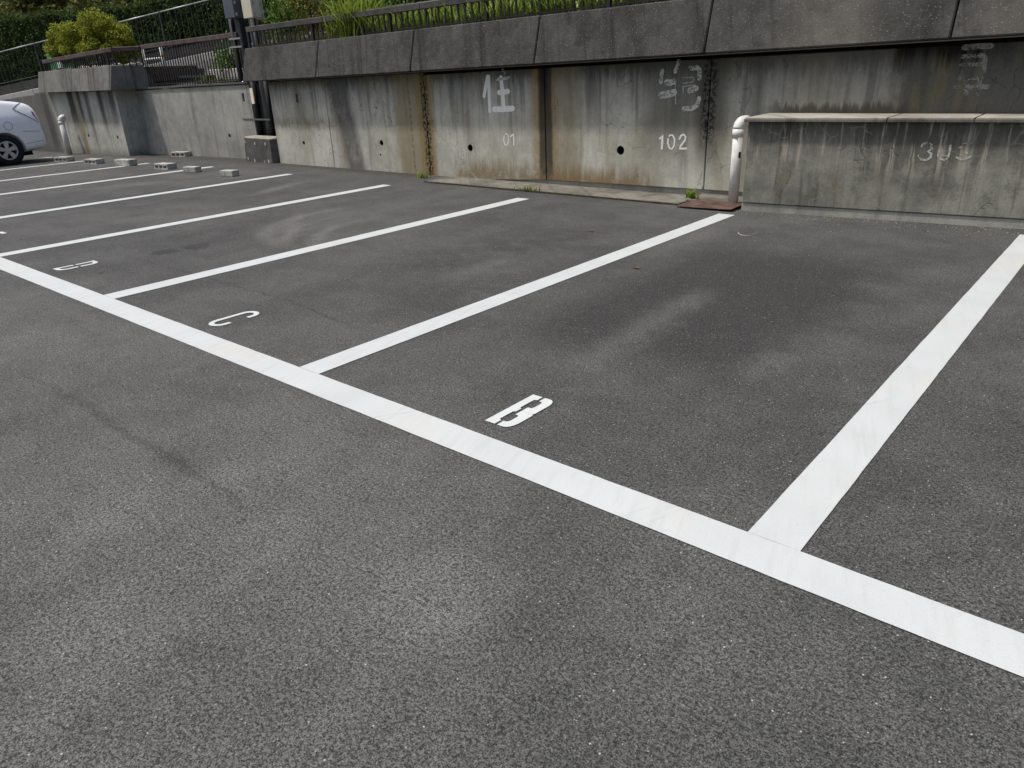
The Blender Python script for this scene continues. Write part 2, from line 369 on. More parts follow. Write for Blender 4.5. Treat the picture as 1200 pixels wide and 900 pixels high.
def stains_plant(m, c, x, y, z, n1, n2):
    top = m.add(z, m.mul(m.sub(m.noise(m.vec(m.mul(x, 8), 0, 0), 1.5, 4, .7), .5), .5))
    c = m.mix(m.mul(m.ss(top, .42, .85), .75), c, (.062, .058, .048)); c = m.mix(m.mul(m.ss(m.noise(m.P, 5, 6, .7), .5, .65), .45), c, (.10, .096, .08))
    lt = m.mul(m.ss(m.noise(m.vec(m.mul(x, 9), 4, m.mul(z, .8)), 1.5, 4, .6), .52, .64), m.ss(top, .3, .6))
    c = m.mix(m.mul(lt, .8), c, (.48, .44, .35))
    c = m.mix(m.mul(m.ss(m.noise(m.vec(m.mul(x, 2.5), 4, m.mul(z, 1.5)), 1.5, 3, .6), .6, .7), .6), c, (.20, .165, .11))
    pw = m.addv(m.P, m.scale(m.n_color(m.P, 3.3), (.3, .3, .3)))
    e = m.vor(pw, 4.6, 'DISTANCE_TO_EDGE'); f = m.mul(m.ss(e, .05, .008), m.ss(m.noise(m.P, 2.1, 3), .45, .55), m.ss(m.noise(m.P, 13, 3), .36, .54), .42)
    return m.mix(f, c, (.34, .32, .26))
concrete('planter_concrete', (.17, .166, .138), (.36, .353, .295), 1.0, stains=stains_plant, cracks=.6, crack_sc=2.2)
concrete('slab_concrete', (.24, .225, .19), (.42, .395, .34), .5)
def stains_coping(m, c, x, y, z, n1, n2):
    c = m.mix(m.mul(m.band(m.add(x, m.mul(n2, .4)), -2.9, -2.0, .35), .6, m.ss(n1, .3, .7, .5, 1)), c, (.185, .172, .145))
    return m.mix(m.mul(m.ss(m.add(x, m.mul(n2, .5)), -1.5, -.9), .5), c, (.15, .14, .118))
concrete('coping_concrete', (.030, .030, .028), (.086, .085, .080), .85, specks=.06, stains=stains_coping, bumpd=.008)
concrete('coping_pale', (.095, .093, .084), (.19, .186, .168), .95, specks=.06)
concrete('kerb_concrete', (.09, .086, .072), (.24, .228, .195), .6, cracks=.8, crack_sc=5)
concrete('plinth_concrete', (.28, .275, .235), (.47, .46, .395), .5)
concrete('dark_concrete', (.06, .058, .053), (.13, .127, .117), .7, specks=.04)
concrete('pale_concrete', (.42, .40, .37), (.55, .53, .49), .2)
concrete('road_wall', (.045, .044, .044), (.08, .078, .076), .3)
concrete('upper_asphalt', (.06, .06, .058), (.09, .089, .086), 0)
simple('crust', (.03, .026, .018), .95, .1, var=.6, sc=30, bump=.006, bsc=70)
simple('soil', (.10, .075, .05), .95, .1, var=.5, sc=9, bump=.02, bsc=25)
simple('rail_brown', (.085, .058, .055), .55, .3, var=.35, sc=4, bump=.001)
simple('rail_dark', (.07, .062, .06), .55, .3, var=.3, sc=4, bump=.001)
simple('bar_dark', (.022, .018, .018), .5, .3, var=.4, sc=10)
simple('fence_green', (.05, .062, .06), .5, .4, var=.3)
simple('pole_dark', (.028, .031, .037), .45, .4, var=.3, sc=3)
simple('pole_grey', (.10, .105, .11), .5, .4, var=.25, sc=5)
simple('cable_black', (.008, .008, .009), .6, .3)
simple('galvanised', (.38, .39, .40), .45, .5, .6, var=.2, sc=20)
simple('box_cream', (.58, .55, .42), .5, .4, var=.06, sc=3)
simple('box_slate', (.075, .09, .115), .45, .4, var=.15, sc=3)
simple('white_enamel', (.78, .78, .76), .4, .45, var=.08, sc=9)
simple('amber', (.75, .36, .03), .4, .4, var=.1)
simple('rust_brown', (.095, .058, .046), .85, .25, var=.45, sc=7, bump=.003, bsc=70)
simple('block_grey', (.40, .395, .355), .95, .15, var=.3, sc=12, bump=.004, bsc=120)
simple('block_inside', (.30, .29, .26), .95, .1, var=.3, sc=12)
simple('green_plastic', (.02, .30, .10), .4, .5, var=.2)
simple('navy_plastic', (.012, .018, .028), .35, .5, var=.3, sc=4)
simple('bark', (.07, .055, .042), .9, .15, var=.4, sc=20, bump=.01, bsc=40)
simple('stone', (.36, .33, .29), .9, .2, var=.35, sc=6, bump=.01, bsc=30)
simple('hill_green', (.045, .06, .02), .95, .1, var=.6, sc=2.5, bump=.1, bsc=6)
def pvc():
    m = MT('pvc', .4, .4); P = m.P; x, y, z = m.xyz(P)
    c = m.mix(m.ss(m.noise(P, 9, 4), .35, .7), (.62, .615, .585), (.76, .755, .72))
    c = m.mix(m.mul(m.ss(m.noise(m.vec(m.mul(x, 30), m.mul(y, 30), m.mul(z, 2)), 1, 4), .54, .7), .4), c, (.45, .38, .27))
    c = m.mix(m.mul(m.ss(m.add(z, m.mul(m.noise(P, 12), .15)), .12, .03), .4), c, (.36, .33, .28))
    c = m.mix(m.mul(m.ss(m.noise(P, 22, 4, .7), .6, .68), m.ss(z, .6, .8), .7), c, (.30, .30, .29))
    m.color(c); MAT['pvc'] = m.m
pvc()
def leafmat(name, cols, rough=.55, trans=.25):
    m = MT(name, rough, .15); r = m.geo('Random Per Island'); P = m.P
    n = m.noise(P, 1.6, 3)
    t = m.add(m.mul(r, .6), m.mul(n, .4))
    c = m.mix(m.ss(t, .15, .5), cols[0], cols[1]); c = m.mix(m.ss(t, .5, .85), c, cols[2]); m.color(c)
    tr = m.n.new('ShaderNodeBsdfTranslucent'); m.lk(tr.inputs[0], c)
    mx = m.n.new('ShaderNodeMixShader'); mx.inputs[0].default_value = trans
    m.l.new(m.b.outputs[0], mx.inputs[1]); m.l.new(tr.outputs[0], mx.inputs[2]); m.l.new(mx.outputs[0], m.n['Material Output'].inputs[0])
    MAT[name] = m.m
leafmat('hedge_leaf', ((.014, .030, .010), (.038, .072, .017), (.11, .15, .03)), rough=.8)
leafmat('juniper_leaf', ((.10, .12, .016), (.27, .31, .036), (.48, .50, .07)))
leafmat('grass_leaf', ((.08, .12, .016), (.20, .28, .035), (.38, .46, .09)), trans=.35)
leafmat('dry_leaf', ((.10, .09, .03), (.17, .15, .06), (.12, .16, .04)))
leafmat('shrub_leaf', ((.05, .10, .015), (.11, .20, .03), (.22, .32, .06)), trans=.3)
leafmat('bush_leaf', ((.06, .065, .012), (.14, .14, .025), (.24, .21, .035)), trans=.3)
leafmat('tree_leaf', ((.04, .05, .014), (.10, .11, .03), (.20, .185, .06)), rough=.8)
leafmat('dark_leaf', ((.008, .016, .008), (.016, .030, .011), (.03, .045, .016)))

# ================================================================== ground
xs = [-70, -50, -40, -30, -24, -20, -18, -16] + [-15.4+.4*i for i in range(12)] + [-10, -6, -2, 2, 6, 12, 25, 45]
ys = [-45, -25, -12, -4, 0, 2, 4, 6, 8.6]
vs = [(x, y, gz(x)) for y in ys for x in xs]; nx = len(xs)
fs = [(j*nx+i, j*nx+i+1, (j+1)*nx+i+1, (j+1)*nx+i) for j in range(len(ys)-1) for i in range(nx-1)]
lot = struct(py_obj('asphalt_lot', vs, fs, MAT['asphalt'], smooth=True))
def strip(name, a, b, c, d, mat, parent, z=.004, n=None):     # quad a-b-c-d on the asphalt, a->b long side, d->c the other long side
    a, b, c, d = [Vector(q[:2]) for q in (a, b, c, d)]
    n = max(2, int((b-a).length/.09)); V = []; F = []
    for i in range(n+1):
        t = i/n
        for s_, e_ in ((a, b), (d, c)):
            q = s_.lerp(e_, t)
            if 0 < i < n: q = q + Vector((random.uniform(-.0011, .0011), random.uniform(-.0011, .0011)))
            V.append((q.x, q.y, gz(q.x)+z))
    for i in range(n): F.append((2*i, 2*i+2, 2*i+3, 2*i+1))
    return py_obj(name, V, F, mat, parent)
FY0, FY1 = 1.8445, 2.0200                        # the front line of the bays
fl = strip('front_line', (14, FY0), (-34, FY0), (-34, FY1), (14, FY1), MAT['line_paint'], lot, n=90)
fl['label'] = 'long wide white line along the open ends of the bays'
ends = [G(1197, 275.5), G(848, 251.2), G(616, 233), G(458, 217.4), G(338, 204), G(246.5, 195.3), G(173.5, 191.3), G(115.5, 186.4)]
lx = [(-.767, -.593), (-3.315, -3.143), (-5.838, -5.654), (-8.333, -8.160)]
for px in ((0, 256), (0, 228.8), (0, 212.5), (0, 200.3)):
    k = G(*px); e = ends[len(lx)]; cx = (k.x + e.x)/2; lx.append((cx-.085, cx+.085))
print('stall lines', [round(a, 2) for a, b in lx], [round(e.y, 2) for e in ends])
lx.append((lx[-1][0]-2.5, lx[-1][1]-2.5)); ends.append(Vector((0, 6.9, 0)))
lx.append((2.0-.086, 2.0+.086)); ends.append(Vector((0, 7.0, 0)))
for (a, b), e in zip(lx, ends):
    strip('stall_line', (a, FY1+.001), (a, e.y), (b, e.y), (b, FY1+.001), MAT['line_paint'], lot)

# stencilled bay letters, drawn in a 1 x 1 cell (x to the right, y away from the aisle)
def flat_poly(bm, pts, z, xf):
    vs_ = [bm.verts.new((*xf(*p), 0)) for p in pts]
    for v in vs_: v.co.z = gz(v.co.x)+z
    bm.faces.new(vs_)
def stroke_poly(pts, w0, w1=None):               # polyline -> quads as strips
    out = []; P_ = [Vector(p) for p in pts]
    L, R = [], []
    for i, p in enumerate(P_):
        d = (P_[min(i+1, len(P_)-1)] - P_[max(i-1, 0)]).normalized(); n = Vector((-d.y, d.x))
        L.append(p + n*w0/2); R.append(p - n*w0/2)
    return [[L[i], L[i+1], R[i+1], R[i]] for i in range(len(P_)-1)]
def arc(cx, cy, rx, ry, a0, a1, n=10):
    return [(cx+rx*math.cos(math.radians(a0+(a1-a0)*i/n)), cy+ry*math.sin(math.radians(a0+(a1-a0)*i/n))) for i in range(n+1)]
def ground_letter(polys, org, W_, H_, label):
    bm = NB(); f = lambda x, y: (org.x + x*W_, org.y + y*H_)
    for p in polys: flat_poly(bm, p, .0045, f)
    o = mesh_obj('bay_letter', bm, MAT['letter_paint'], lot); o['label'] = label; return o
# turn the concave right-hand pieces into simple quads so the counters stay open
Bq = [[(0, 0), (.30, 0), (.30, 1), (0, 1)], [(.30, 0), (.40, 0), (.40, .13), (.30, .15)], [(.30, .42), (.38, .44), (.38, .55), (.30, .57)], [(.30, .86), (.40, .88), (.40, 1), (.30, 1)]]
for y0, y1, xr in ((0, .50, 1.0), (.495, 1.0, .98)):
    ra, rb = (.20, .05) if y0 == 0 else (.05, .18); outer = [(.50, y0)] + arc(.72 if ra > .1 else .9, y0+ra, xr-(.72 if ra > .1 else .9), ra, -90, 0, 6) + arc(.72 if rb > .1 else .9, y1-rb, xr-(.72 if rb > .1 else .9), rb, 0, 90, 6) + [(.50, y1)]
    inner = [(.50, y0+.135)] + arc(.585, y0+.195, .08, .06, -90, 0, 6) + arc(.585, y1-.195, .08, .06, 0, 90, 6) + [(.50, y1-.135)]
    for k in range(len(outer)-1):
        Bq.append([outer[k], outer[k+1], inner[k+1], inner[k]])
b0, b1, b2 = G(568.3, 493.5), G(624.5, 463), G(650, 470)
ground_letter(Bq, b0, (G(597, 502).x - b0.x)*1.06, b1.y - b0.y, 'stencilled white letter B')
def pathring(pts, w_): return stroke_poly(pts, w_)
c0 = G(240.5, 380); c1 = G(289, 363.5)
LW, LH, SW = .150, .345, .035
def metric(polys): return [[(p[0]/LW, p[1]/LH) for p in q] for q in polys]
h_ = SW/2; rr_ = LW/2-h_
Cpath = arc(LW/2, LH-h_-rr_, rr_, rr_, -5, 180, 18) + arc(LW/2, h_+rr_, rr_, rr_, 180, 365, 18)
ground_letter(metric(stroke_poly([(LW-h_, LH-h_-rr_-.035)] + Cpath + [(LW-h_, h_+rr_+.035)], SW)), Vector((G(262, 382).x-LW, c0.y, 0)), LW, LH, 'stencilled white letter C')
Dq = []
for f in (lambda x, y: (x, y), lambda x, y: (x, LH-y)):
    for q in ([[(0, 0), (LW*.5, 0), (LW*.5, SW*1.1), (0, SW*1.1)], [(.008, SW*1.1), (.008+SW, SW*1.1), (.008+SW, LH*.47), (.008, LH*.47)]] + stroke_poly([(LW*.5, SW*.55)] + arc(LW-h_-.055, .055+SW*.55, .055, .055, -90, 0, 8) + [(LW-h_, LH*.47)], SW*1.05)):
        q = [f(*p) for p in q]; Dq.append(q if f(0, 1)[1] == 1 else q[::-1])
d0 = G(66, 316.2)
ground_letter(metric(Dq), Vector((G(73, 317.5).x-.15, d0.y-.01, 0)), LW, LH, 'stencilled white letter D')
e0 = G(8.5, 273.5)
Eq = [[(0, 0), (.25, 0), (.25, 1), (0, 1)], [(.25, 0), (1, 0), (1, .14), (.25, .14)], [(.25, .43), (.85, .43), (.85, .57), (.25, .57)], [(.25, .86), (1, .86), (1, 1), (.25, 1)]]
ground_letter(Eq, Vector((e0.x-.155, e0.y-.345, 0)), .155, .345, 'stencilled white letter E')

# ================================================================== retaining wall on the right
def ztop(x): return 1.407 + .0105*(x + 13.0)     # underside of the coping climbs slightly
def zcop(x): return ztop(x) + .543
def zbot(x): return -.06 if x < -8.4 else .03 + .0125*(x+8.4) if x < -4 else .083
wall = thing('retaining_wall', 'long grey stained concrete retaining wall with dark coping and faded painted characters', 'wall', (-6, 8, 0))
joints = [-12.45, -10.80, -8.42, -6.195, -3.92, .68, 2.98]
holes = [(447, 168, .045), (551, 174, .05), (727, 177, .055), (356, 168, .035), (446, 182, .02)]
hole_xyz = [(onY(a, b, WY), r) for a, b, r in holes]
for i, (a, b) in enumerate(zip(joints, joints[1:])):
    g = .006; bm = NB(); shade_gap = .02 if i < 2 else .05  # panels stop short of the coping; recess shaped to give a dark shadow band
    hexa(bm, [(a+g, WY, zbot(a+.01)), (b-g, WY, zbot(b-.01)), (b-g, WY+.3, zbot(b-.01)), (a+g, WY+.3, zbot(a+.01)),
              (a+g, WY, ztop(a)-shade_gap), (b-g, WY, ztop(b)-shade_gap), (b-g, WY+.3, ztop(b)-shade_gap), (a+g, WY+.3, ztop(a)-shade_gap)], .006)
    o = mesh_obj('wall_panel', bm, MAT['wall_concrete'], wall)
    cut = []
    for p, r in hole_xyz:
        if a < p.x < b:
            cb = NB(); tube(cb, [p+Vector((0, -.1, .01)), p+Vector((0, .22, -.0))], r, 14); cut.append(mesh_obj('cutter', cb, MAT['crust']))
    if i == 0:
        p = onY(348, 115, WY); cb = NB(); box(cb, p+Vector((-.035, -.1, -.07)), p+Vector((.035, .08, .07))); cut.append(mesh_obj('cutter', cb, MAT['crust']))
    if cut: boolean_cut(o, cut)
    for p, r in hole_xyz:
        if a < p.x < b and r > .03:              # plastic weep pipe set in the hole
            cb = NB(); R1 = tube(cb, [p+Vector((0, .012, .008)), p+Vector((0, .2, 0))], r*.97, 14, cap=False); R2 = tube(cb, [p+Vector((0, .012, .008)), p+Vector((0, .2, 0))], r*.85, 14, cap=False)
            for k in range(14): cb.faces.new((R1[0][k], R2[0][k], R2[0][(k+1) % 14], R1[0][(k+1) % 14]))
            mesh_obj('weep_pipe', cb, MAT['pole_grey'], o, True)
# back of the wall body, footing and the coping blocks
bm = NB(); hexa(bm, [(-12.44, WY+.3, -.3), (3, WY+.3, -.3), (3, WY+.5, -.3), (-12.44, WY+.5, -.3), (-12.44, WY+.3, 1.405), (3, WY+.3, 1.56), (3, WY+.5, 1.55), (-12.44, WY+.5, 1.38)])
mesh_obj('wall_backing', bm, MAT['dark_concrete'], wall)
bm = NB(); box(bm, (-8.41, WY+.035, -.1), (2.98, WY+.25, .10)); mesh_obj('plinth', bm, MAT['plinth_concrete'], wall)
cj = [-12.89, -10.69, -8.44, -6.18, -3.90, -1.62, .66, 2.94]
for a, b in zip(cj, cj[1:]):
    g = .007; bm = NB(); YF, YT, YB = 7.67, 7.82, 8.08
    hexa(bm, [(a+g, YF, ztop(a)), (b-g, YF, ztop(b)), (b-g, 8.42, ztop(b)), (a+g, 8.42, ztop(a)),
              (a+g, YT, zcop(a)), (b-g, YT, zcop(b)), (b-g, YB, zcop(b)), (a+g, YB, zcop(a))], .012)
    mesh_obj('coping_block', bm, MAT['coping_concrete'], wall)

# painted strokes on a wall plane, traced in photo pixels, laid 2 mm proud
def wall_strokes(name, strokes, mat, parent, o, n, label, off=.002, zoom=1, ox=0, oy=0):
    bm = NB(); o = Vector(o) + Vector(n)*off; n = Vector(n)
    for pts, wpx in strokes:
        P_ = []
        for (x, y) in pts:
            P_.append(onP(ox + x/zoom, oy + y/zoom, o, n))
        mppx = (onP(ox+pts[0][0]/zoom, oy+pts[0][1]/zoom+1, o, n) - onP(ox+pts[0][0]/zoom, oy+pts[0][1]/zoom, o, n)).length
        w_ = wpx/zoom*mppx; L, R = [], []
        e = (P_[-1]-P_[-2]).normalized(); s0 = (P_[1]-P_[0]).normalized()
        for i, p in enumerate(P_):
            d = (P_[min(i+1, len(P_)-1)] - P_[max(i-1, 0)]).normalized(); t = d.cross(n)
            L.append(bm.verts.new(p + t*w_/2)); R.append(bm.verts.new(p - t*w_/2))
        for i in range(len(P_)-1): bm.faces.new((L[i], L[i+1], R[i+1], R[i]))
        for p, d, a, b in ((P_[-1], e, L[-1], R[-1]), (P_[0], -s0, R[0], L[0])):      # round caps
            t = d.cross(n); k = [bm.verts.new(p + (t*math.cos(q) + d*math.sin(q))*w_/2) for q in (math.pi*.25, math.pi*.5, math.pi*.75)]
            bm.faces.new([a, *k, b])
        off += .0002; 
        for q in range(1): o = o + n*.0002
    ob = mesh_obj(name, bm, mat, parent); ob['label'] = label; return ob
NF = Vector((0, -1, 0)); WO = (0, WY, 0)
wall_strokes('painted_character', [([(366, 200), (356, 250), (349, 290)], 22), ([(370, 200), (373, 300), (376, 362)], 21), ([(418, 274), (445, 271), (462, 268)], 25), ([(395, 352), (440, 352), (484, 348)], 27), ([(428, 205), (434, 260), (441, 348)], 25)],
             MAT['wall_paint'], wall, WO, NF, 'faded white painted character on the wall, above the number ending 01', zoom=4, ox=480, oy=40)
wall_strokes('faint_stroke', [([(410, 212), (440, 208), (466, 205)], 15), ([(436, 168), (446, 180)], 13)], MAT['wall_paint_worn'], wall, WO, NF, 'faint topmost stroke of the painted character', zoom=4, ox=480, oy=40, off=.004)
wall_strokes('painted_character', [([(385, 80), (375, 120), (355, 165)], 38), ([(252, 160), (240, 205), (238, 250)], 38), ([(480, 135), (535, 135), (552, 150), (550, 220)], 42), ([(285, 252), (320, 255), (352, 240)], 50), ([(240, 358), (300, 348), (345, 335)], 58),
             ([(357, 240), (356, 330), (360, 450)], 9), ([(430, 215), (500, 210), (508, 230), (495, 250), (425, 260)], 6), ([(425, 285), (520, 275), (540, 295)], 7), ([(418, 290), (420, 340)], 9), ([(470, 320), (525, 300)], 48), ([(425, 468), (490, 465), (530, 440), (548, 385)], 42)],
             MAT['wall_paint_worn'], wall, WO, NF, 'badly flaked white painted character on the wall, above the number 102', zoom=6.925, ox=740, oy=60)
wall_strokes('painted_character', [([(640, 205), (760, 195), (890, 190)], 55), ([(630, 290), (720, 285), (820, 280)], 40), ([(610, 370), (720, 365), (815, 360)], 36), ([(600, 490), (680, 485), (800, 480)], 50), ([(560, 582), (700, 578), (850, 572)], 48), ([(835, 300), (825, 420), (785, 500), (775, 640)], 42), ([(655, 480), (665, 560), (660, 640)], 36)],
             MAT['wall_paint_ghost'], wall, WO, NF, 'ghostly grey remains of a painted character on the wet dark wall', zoom=8, ox=1050, oy=30)
wall_strokes('painted_number', [([(444, 472), (441, 495), (446, 518), (455, 522), (463, 505), (463, 480), (455, 467), (444, 472)], 6), ([(474, 480), (482, 472), (486, 466), (488, 495), (488, 520)], 7)],
             MAT['wall_paint'], wall, WO, NF, 'small white painted number, its first digit worn away', zoom=4, ox=480, oy=40)
wall_strokes('painted_number', [([(232, 708), (252, 682), (250, 740), (246, 790)], 20), ([(300, 700), (294, 740), (306, 785), (328, 795), (346, 765), (350, 715), (335, 682), (312, 682), (300, 700)], 15), ([(390, 712), (402, 685), (425, 676), (440, 695), (432, 725), (395, 775), (390, 790), (445, 790)], 17)],
             MAT['wall_paint'], wall, WO, NF, 'small white painted number 102', zoom=6.925, ox=740, oy=60)

# ================================================================== planter bed in front of the wall on the right
A = G(868, 247); Bq_ = G(1200, 269); A.z = Bq_.z = 0
ed = (Bq_-A).normalized(); nn = Vector((ed.y, -ed.x, 0))          # along, and towards the lot
pl = thing('planter_bed', 'low grey concrete planter bed with worn number and pale slab top, beside white drain pipe', 'planter', A)
Lp = 7.0
def pq(u, v, z): return A + ed*u - nn*v + Vector((0, 0, z))       # u along, v back into the bed
for k, (u0, u1) in enumerate(((0, 4.6), (4.6, Lp))):
    bm = NB(); hexa(bm, [pq(u0+.004, 0, .085), pq(u1-.004, 0, .085), pq(u1-.004, .18, .085), pq(u0+.004, .18, .085), pq(u0+.004, 0, .866), pq(u1-.004, 0, .866), pq(u1-.004, .18, .866), pq(u0+.004, .18, .866)], .006)
    mesh_obj('front_wall', bm, MAT['planter_concrete'], pl)
bm = NB(); hexa(bm, [pq(0, .01, -.05), pq(Lp, .01, -.05), pq(Lp, .3, -.05), pq(0, .3, -.05), pq(0, .01, .080), pq(Lp, .01, .080), pq(Lp, .3, .080), pq(0, .3, .080)], .006)
mesh_obj('plinth', bm, MAT['plinth_concrete'], pl)
bm = NB(); e_ = WY-.004                                            # side wall back to the retaining wall
p0 = pq(0.003, .19, 0); hexa(bm, [(p0.x, p0.y, -.05), (p0.x+.17, p0.y, -.05), (p0.x+.17, e_, -.05), (p0.x, e_, -.05), (p0.x, p0.y, .864), (p0.x+.17, p0.y, .864), (p0.x+.17, e_, .864), (p0.x, e_, .864)], .004)
mesh_obj('side_wall', bm, MAT['planter_concrete'], pl)
us = [-.03, 1.25, 1.92, 2.9, 4.0, 5.5, Lp]
for a, b in zip(us, us[1:]):
    q0, q1 = pq(a+.003, -.05, 0), pq(b-.003, -.05, 0); bm = NB()
    hexa(bm, [(q0.x, q0.y, .868), (q1.x, q1.y, .868), (q1.x, e_, .868), (q0.x, e_, .868), (q0.x, q0.y, .897), (q1.x, q1.y, .897), (q1.x, e_, .900), (q0.x, e_, .900)], .004)
    o = mesh_obj('cap_slab', bm, MAT['kerb_concrete'], pl); bm = NB()
    hexa(bm, [(q0.x+.006, q0.y+.008, .8965), (q1.x-.004, q1.y+.008, .8965), (q1.x-.004, e_, .8995), (q0.x+.006, e_, .8995), (q0.x+.006, q0.y+.010, .908), (q1.x-.004, q1.y+.010, .908), (q1.x-.004, e_, .913), (q0.x+.006, e_, .913)], .003)
    mesh_obj('mortar_skim', bm, MAT['slab_concrete'], o)
wall_strokes('painted_number', [([(238, 255), (260, 225), (300, 220), (332, 240), (335, 275), (300, 300), (330, 320), (325, 355), (285, 382), (240, 375), (215, 340)], 22), ([(405, 290), (392, 340), (420, 375), (460, 380), (490, 350), (505, 300), (510, 245)], 18), ([(400, 345), (450, 342), (490, 338)], 7), ([(595, 265), (610, 258)], 16), ([(630, 225), (655, 225)], 10), ([(645, 300), (670, 320)], 12), ([(570, 355), (600, 378), (650, 375), (690, 352)], 18)],
             MAT['wall_paint_worn'], pl, A, nn, 'worn white painted number 303', zoom=8, ox=1050, oy=140)
# kerb strip and rusty plate at the foot of the wall
k0, k1 = G(497, 213.6), G(793, 240.5); kb = NB()
N = 14
for i in range(N):
    a = k0.lerp(k1, i/N); b = k0.lerp(k1, (i+1)/N); ja, jb = .012*mnoise.noise((i*1.3, 0, 0)), .012*mnoise.noise((i*1.3+1.3, 0, 0))
    a, b = a.to_3d(), b.to_3d()
    hexa(kb, [(a.x+.002, a.y+ja, -.05), (b.x-.002, b.y+jb, -.05), (b.x-.002, WY+.034, -.05), (a.x+.002, WY+.034, -.05), (a.x+.002, a.y+ja+.012, .014), (b.x-.002, b.y+jb+.012, .014), (b.x-.002, WY+.034, .008), (a.x+.002, WY+.034, .008)])
bmesh.ops.remove_doubles(kb, verts=kb.verts, dist=.006)
kerb = struct(mesh_obj('kerb', kb, MAT['kerb_concrete']))
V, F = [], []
for i in range(61):                              # dark strip on the kerb seam, painting in the asphalt edge's shadow
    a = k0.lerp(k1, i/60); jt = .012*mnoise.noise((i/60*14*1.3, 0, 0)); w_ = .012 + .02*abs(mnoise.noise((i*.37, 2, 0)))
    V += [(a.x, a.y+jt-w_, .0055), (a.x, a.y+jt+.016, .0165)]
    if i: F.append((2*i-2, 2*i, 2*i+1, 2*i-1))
py_obj('shadow_seam', V, F, MAT['crust'], kerb)
kb = NB(); hexa(kb, [(k1.x+.004, 7.5, -.05), (A.x-.004, 7.5, -.05), (A.x-.004, WY+.034, -.05), (k1.x+.004, WY+.034, -.05), (k1.x+.004, 7.5, .028), (A.x-.004, 7.5, .028), (A.x-.004, WY+.034, .04), (k1.x+.004, WY+.034, .04)])
kerb2 = struct(mesh_obj('gutter', kb, MAT['kerb_concrete']))
kb = NB(); hexa(kb, [(-3.86, 7.16, .012), (-3.25, 7.19, .022), (-3.245, 7.50, .034), (-3.80, 7.56, .032), (-3.86, 7.16, .020), (-3.25, 7.19, .030), (-3.245, 7.50, .042), (-3.80, 7.56, .040)], .002)
tag(mesh_obj('steel_plate', kb, MAT['rust_brown']), 'flat rusty brown steel plate lying at the foot of the white drain pipe', 'plate')

# ================================================================== drain pipes
def drain_pipe(base, top, r, out, label, tail=.05):
    t = thing('drain_pipe', label, 'pipe', base); base = Vector(base); up = Vector((0, 0, 1))
    bm = NB(); tube(bm, [base, base+up*(top-.0)], r, 20); mesh_obj('pipe', bm, MAT['pvc'], t, True)
    bm = NB(); tube(bm, [base+up*(top-.06), base+up*(top+.02)], r*1.13, 20); mesh_obj('collar', bm, MAT['pvc'], t, True)
    R = r*1.25; out = Vector(out).normalized(); c = base+up*(top+.021)+out*R; pts = []
    for k in range(9):
        a = math.pi*(1 - .5*k/8*1.0); pts.append(c + out*math.cos(a)*R + up*math.sin(a)*R)
    bm = NB(); tube(bm, pts + [pts[-1]+out*tail], r*1.1, 20); mesh_obj('elbow', bm, MAT['pvc'], t, True)
    return t
pb = onY(859, 236, 7.52)
drain_pipe((pb.x, pb.y, .041), .72, .053, (.3, .95, 0), 'white plastic drain pipe with grubby elbow at the corner of the planter bed')
bm = NB(); pr = bpy.data.objects['drain_pipe']; box(bm, (pb.x+.045, pb.y-.058, .50), (pb.x+.058, pb.y-.03, .56)); mesh_obj('slot', bm, MAT['cable_black'], pr)
lp = onY(82, 181, 7.45)
drain_pipe((lp.x, lp.y, gz(lp.x)), .78, .065, (.1, 1, 0), 'white plastic drain pipe with elbow standing behind the silver car', tail=.02)

# ================================================================== set-back wall, stepped planter wall on the left
LY, MY = 7.70, 8.16
lw = thing('planter_wall', 'streaked concrete wall carrying a jutting planter with picket rail, behind the silver car', 'wall', (-20.5, 7.9, 0))
xr = -18.33
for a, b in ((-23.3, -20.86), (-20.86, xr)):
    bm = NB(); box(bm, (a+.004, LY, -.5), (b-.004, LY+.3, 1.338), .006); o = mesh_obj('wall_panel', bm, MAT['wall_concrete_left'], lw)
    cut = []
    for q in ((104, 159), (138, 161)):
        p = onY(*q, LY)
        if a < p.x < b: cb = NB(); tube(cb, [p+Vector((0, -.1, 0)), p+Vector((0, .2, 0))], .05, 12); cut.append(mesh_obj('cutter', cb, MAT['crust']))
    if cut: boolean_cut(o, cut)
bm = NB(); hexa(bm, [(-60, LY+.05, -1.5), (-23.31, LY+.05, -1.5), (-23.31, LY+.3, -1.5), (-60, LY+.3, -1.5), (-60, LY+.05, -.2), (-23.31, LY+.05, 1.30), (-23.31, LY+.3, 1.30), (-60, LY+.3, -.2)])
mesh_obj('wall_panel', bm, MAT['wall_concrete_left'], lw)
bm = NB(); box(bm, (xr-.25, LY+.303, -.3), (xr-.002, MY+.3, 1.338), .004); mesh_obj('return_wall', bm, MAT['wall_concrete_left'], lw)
# jutting planter: two front blocks and a sloped end block
zb, zt = 1.342, 1.852
cl, cm_, cr = onY(45, 110, 7.48).x, onY(83.5, 108, 7.48).x, onY(128, 106, 7.48).x
for a, b in ((cl, cm_), (cm_, cr)):
    bm = NB(); hexa(bm, [(a+.005, 7.48, zb), (b-.005, 7.48, zb), (b-.005, 8.0, zb), (a+.005, 8.0, zb), (a+.005, 7.61, zt-.02), (b-.005, 7.61, zt), (b-.005, 7.84, zt), (a+.005, 7.84, zt-.02)], .01)
    mesh_obj('coping_block', bm, MAT['coping_pale'], lw)
bm = NB(); hexa(bm, [(cr+.003, 7.485, zb-.002), (cr+.06, 7.48, zb), (cr+.36, 8.42, zb), (cr+.003, 8.42, zb), (cr+.003, 7.62, zt-.004), (cr+.05, 7.62, zt-.01), (cr+.25, 8.22, zt-.01), (cr+.003, 8.22, zt-.004)], .005)
mesh_obj('end_block', bm, MAT['coping_pale'], lw)
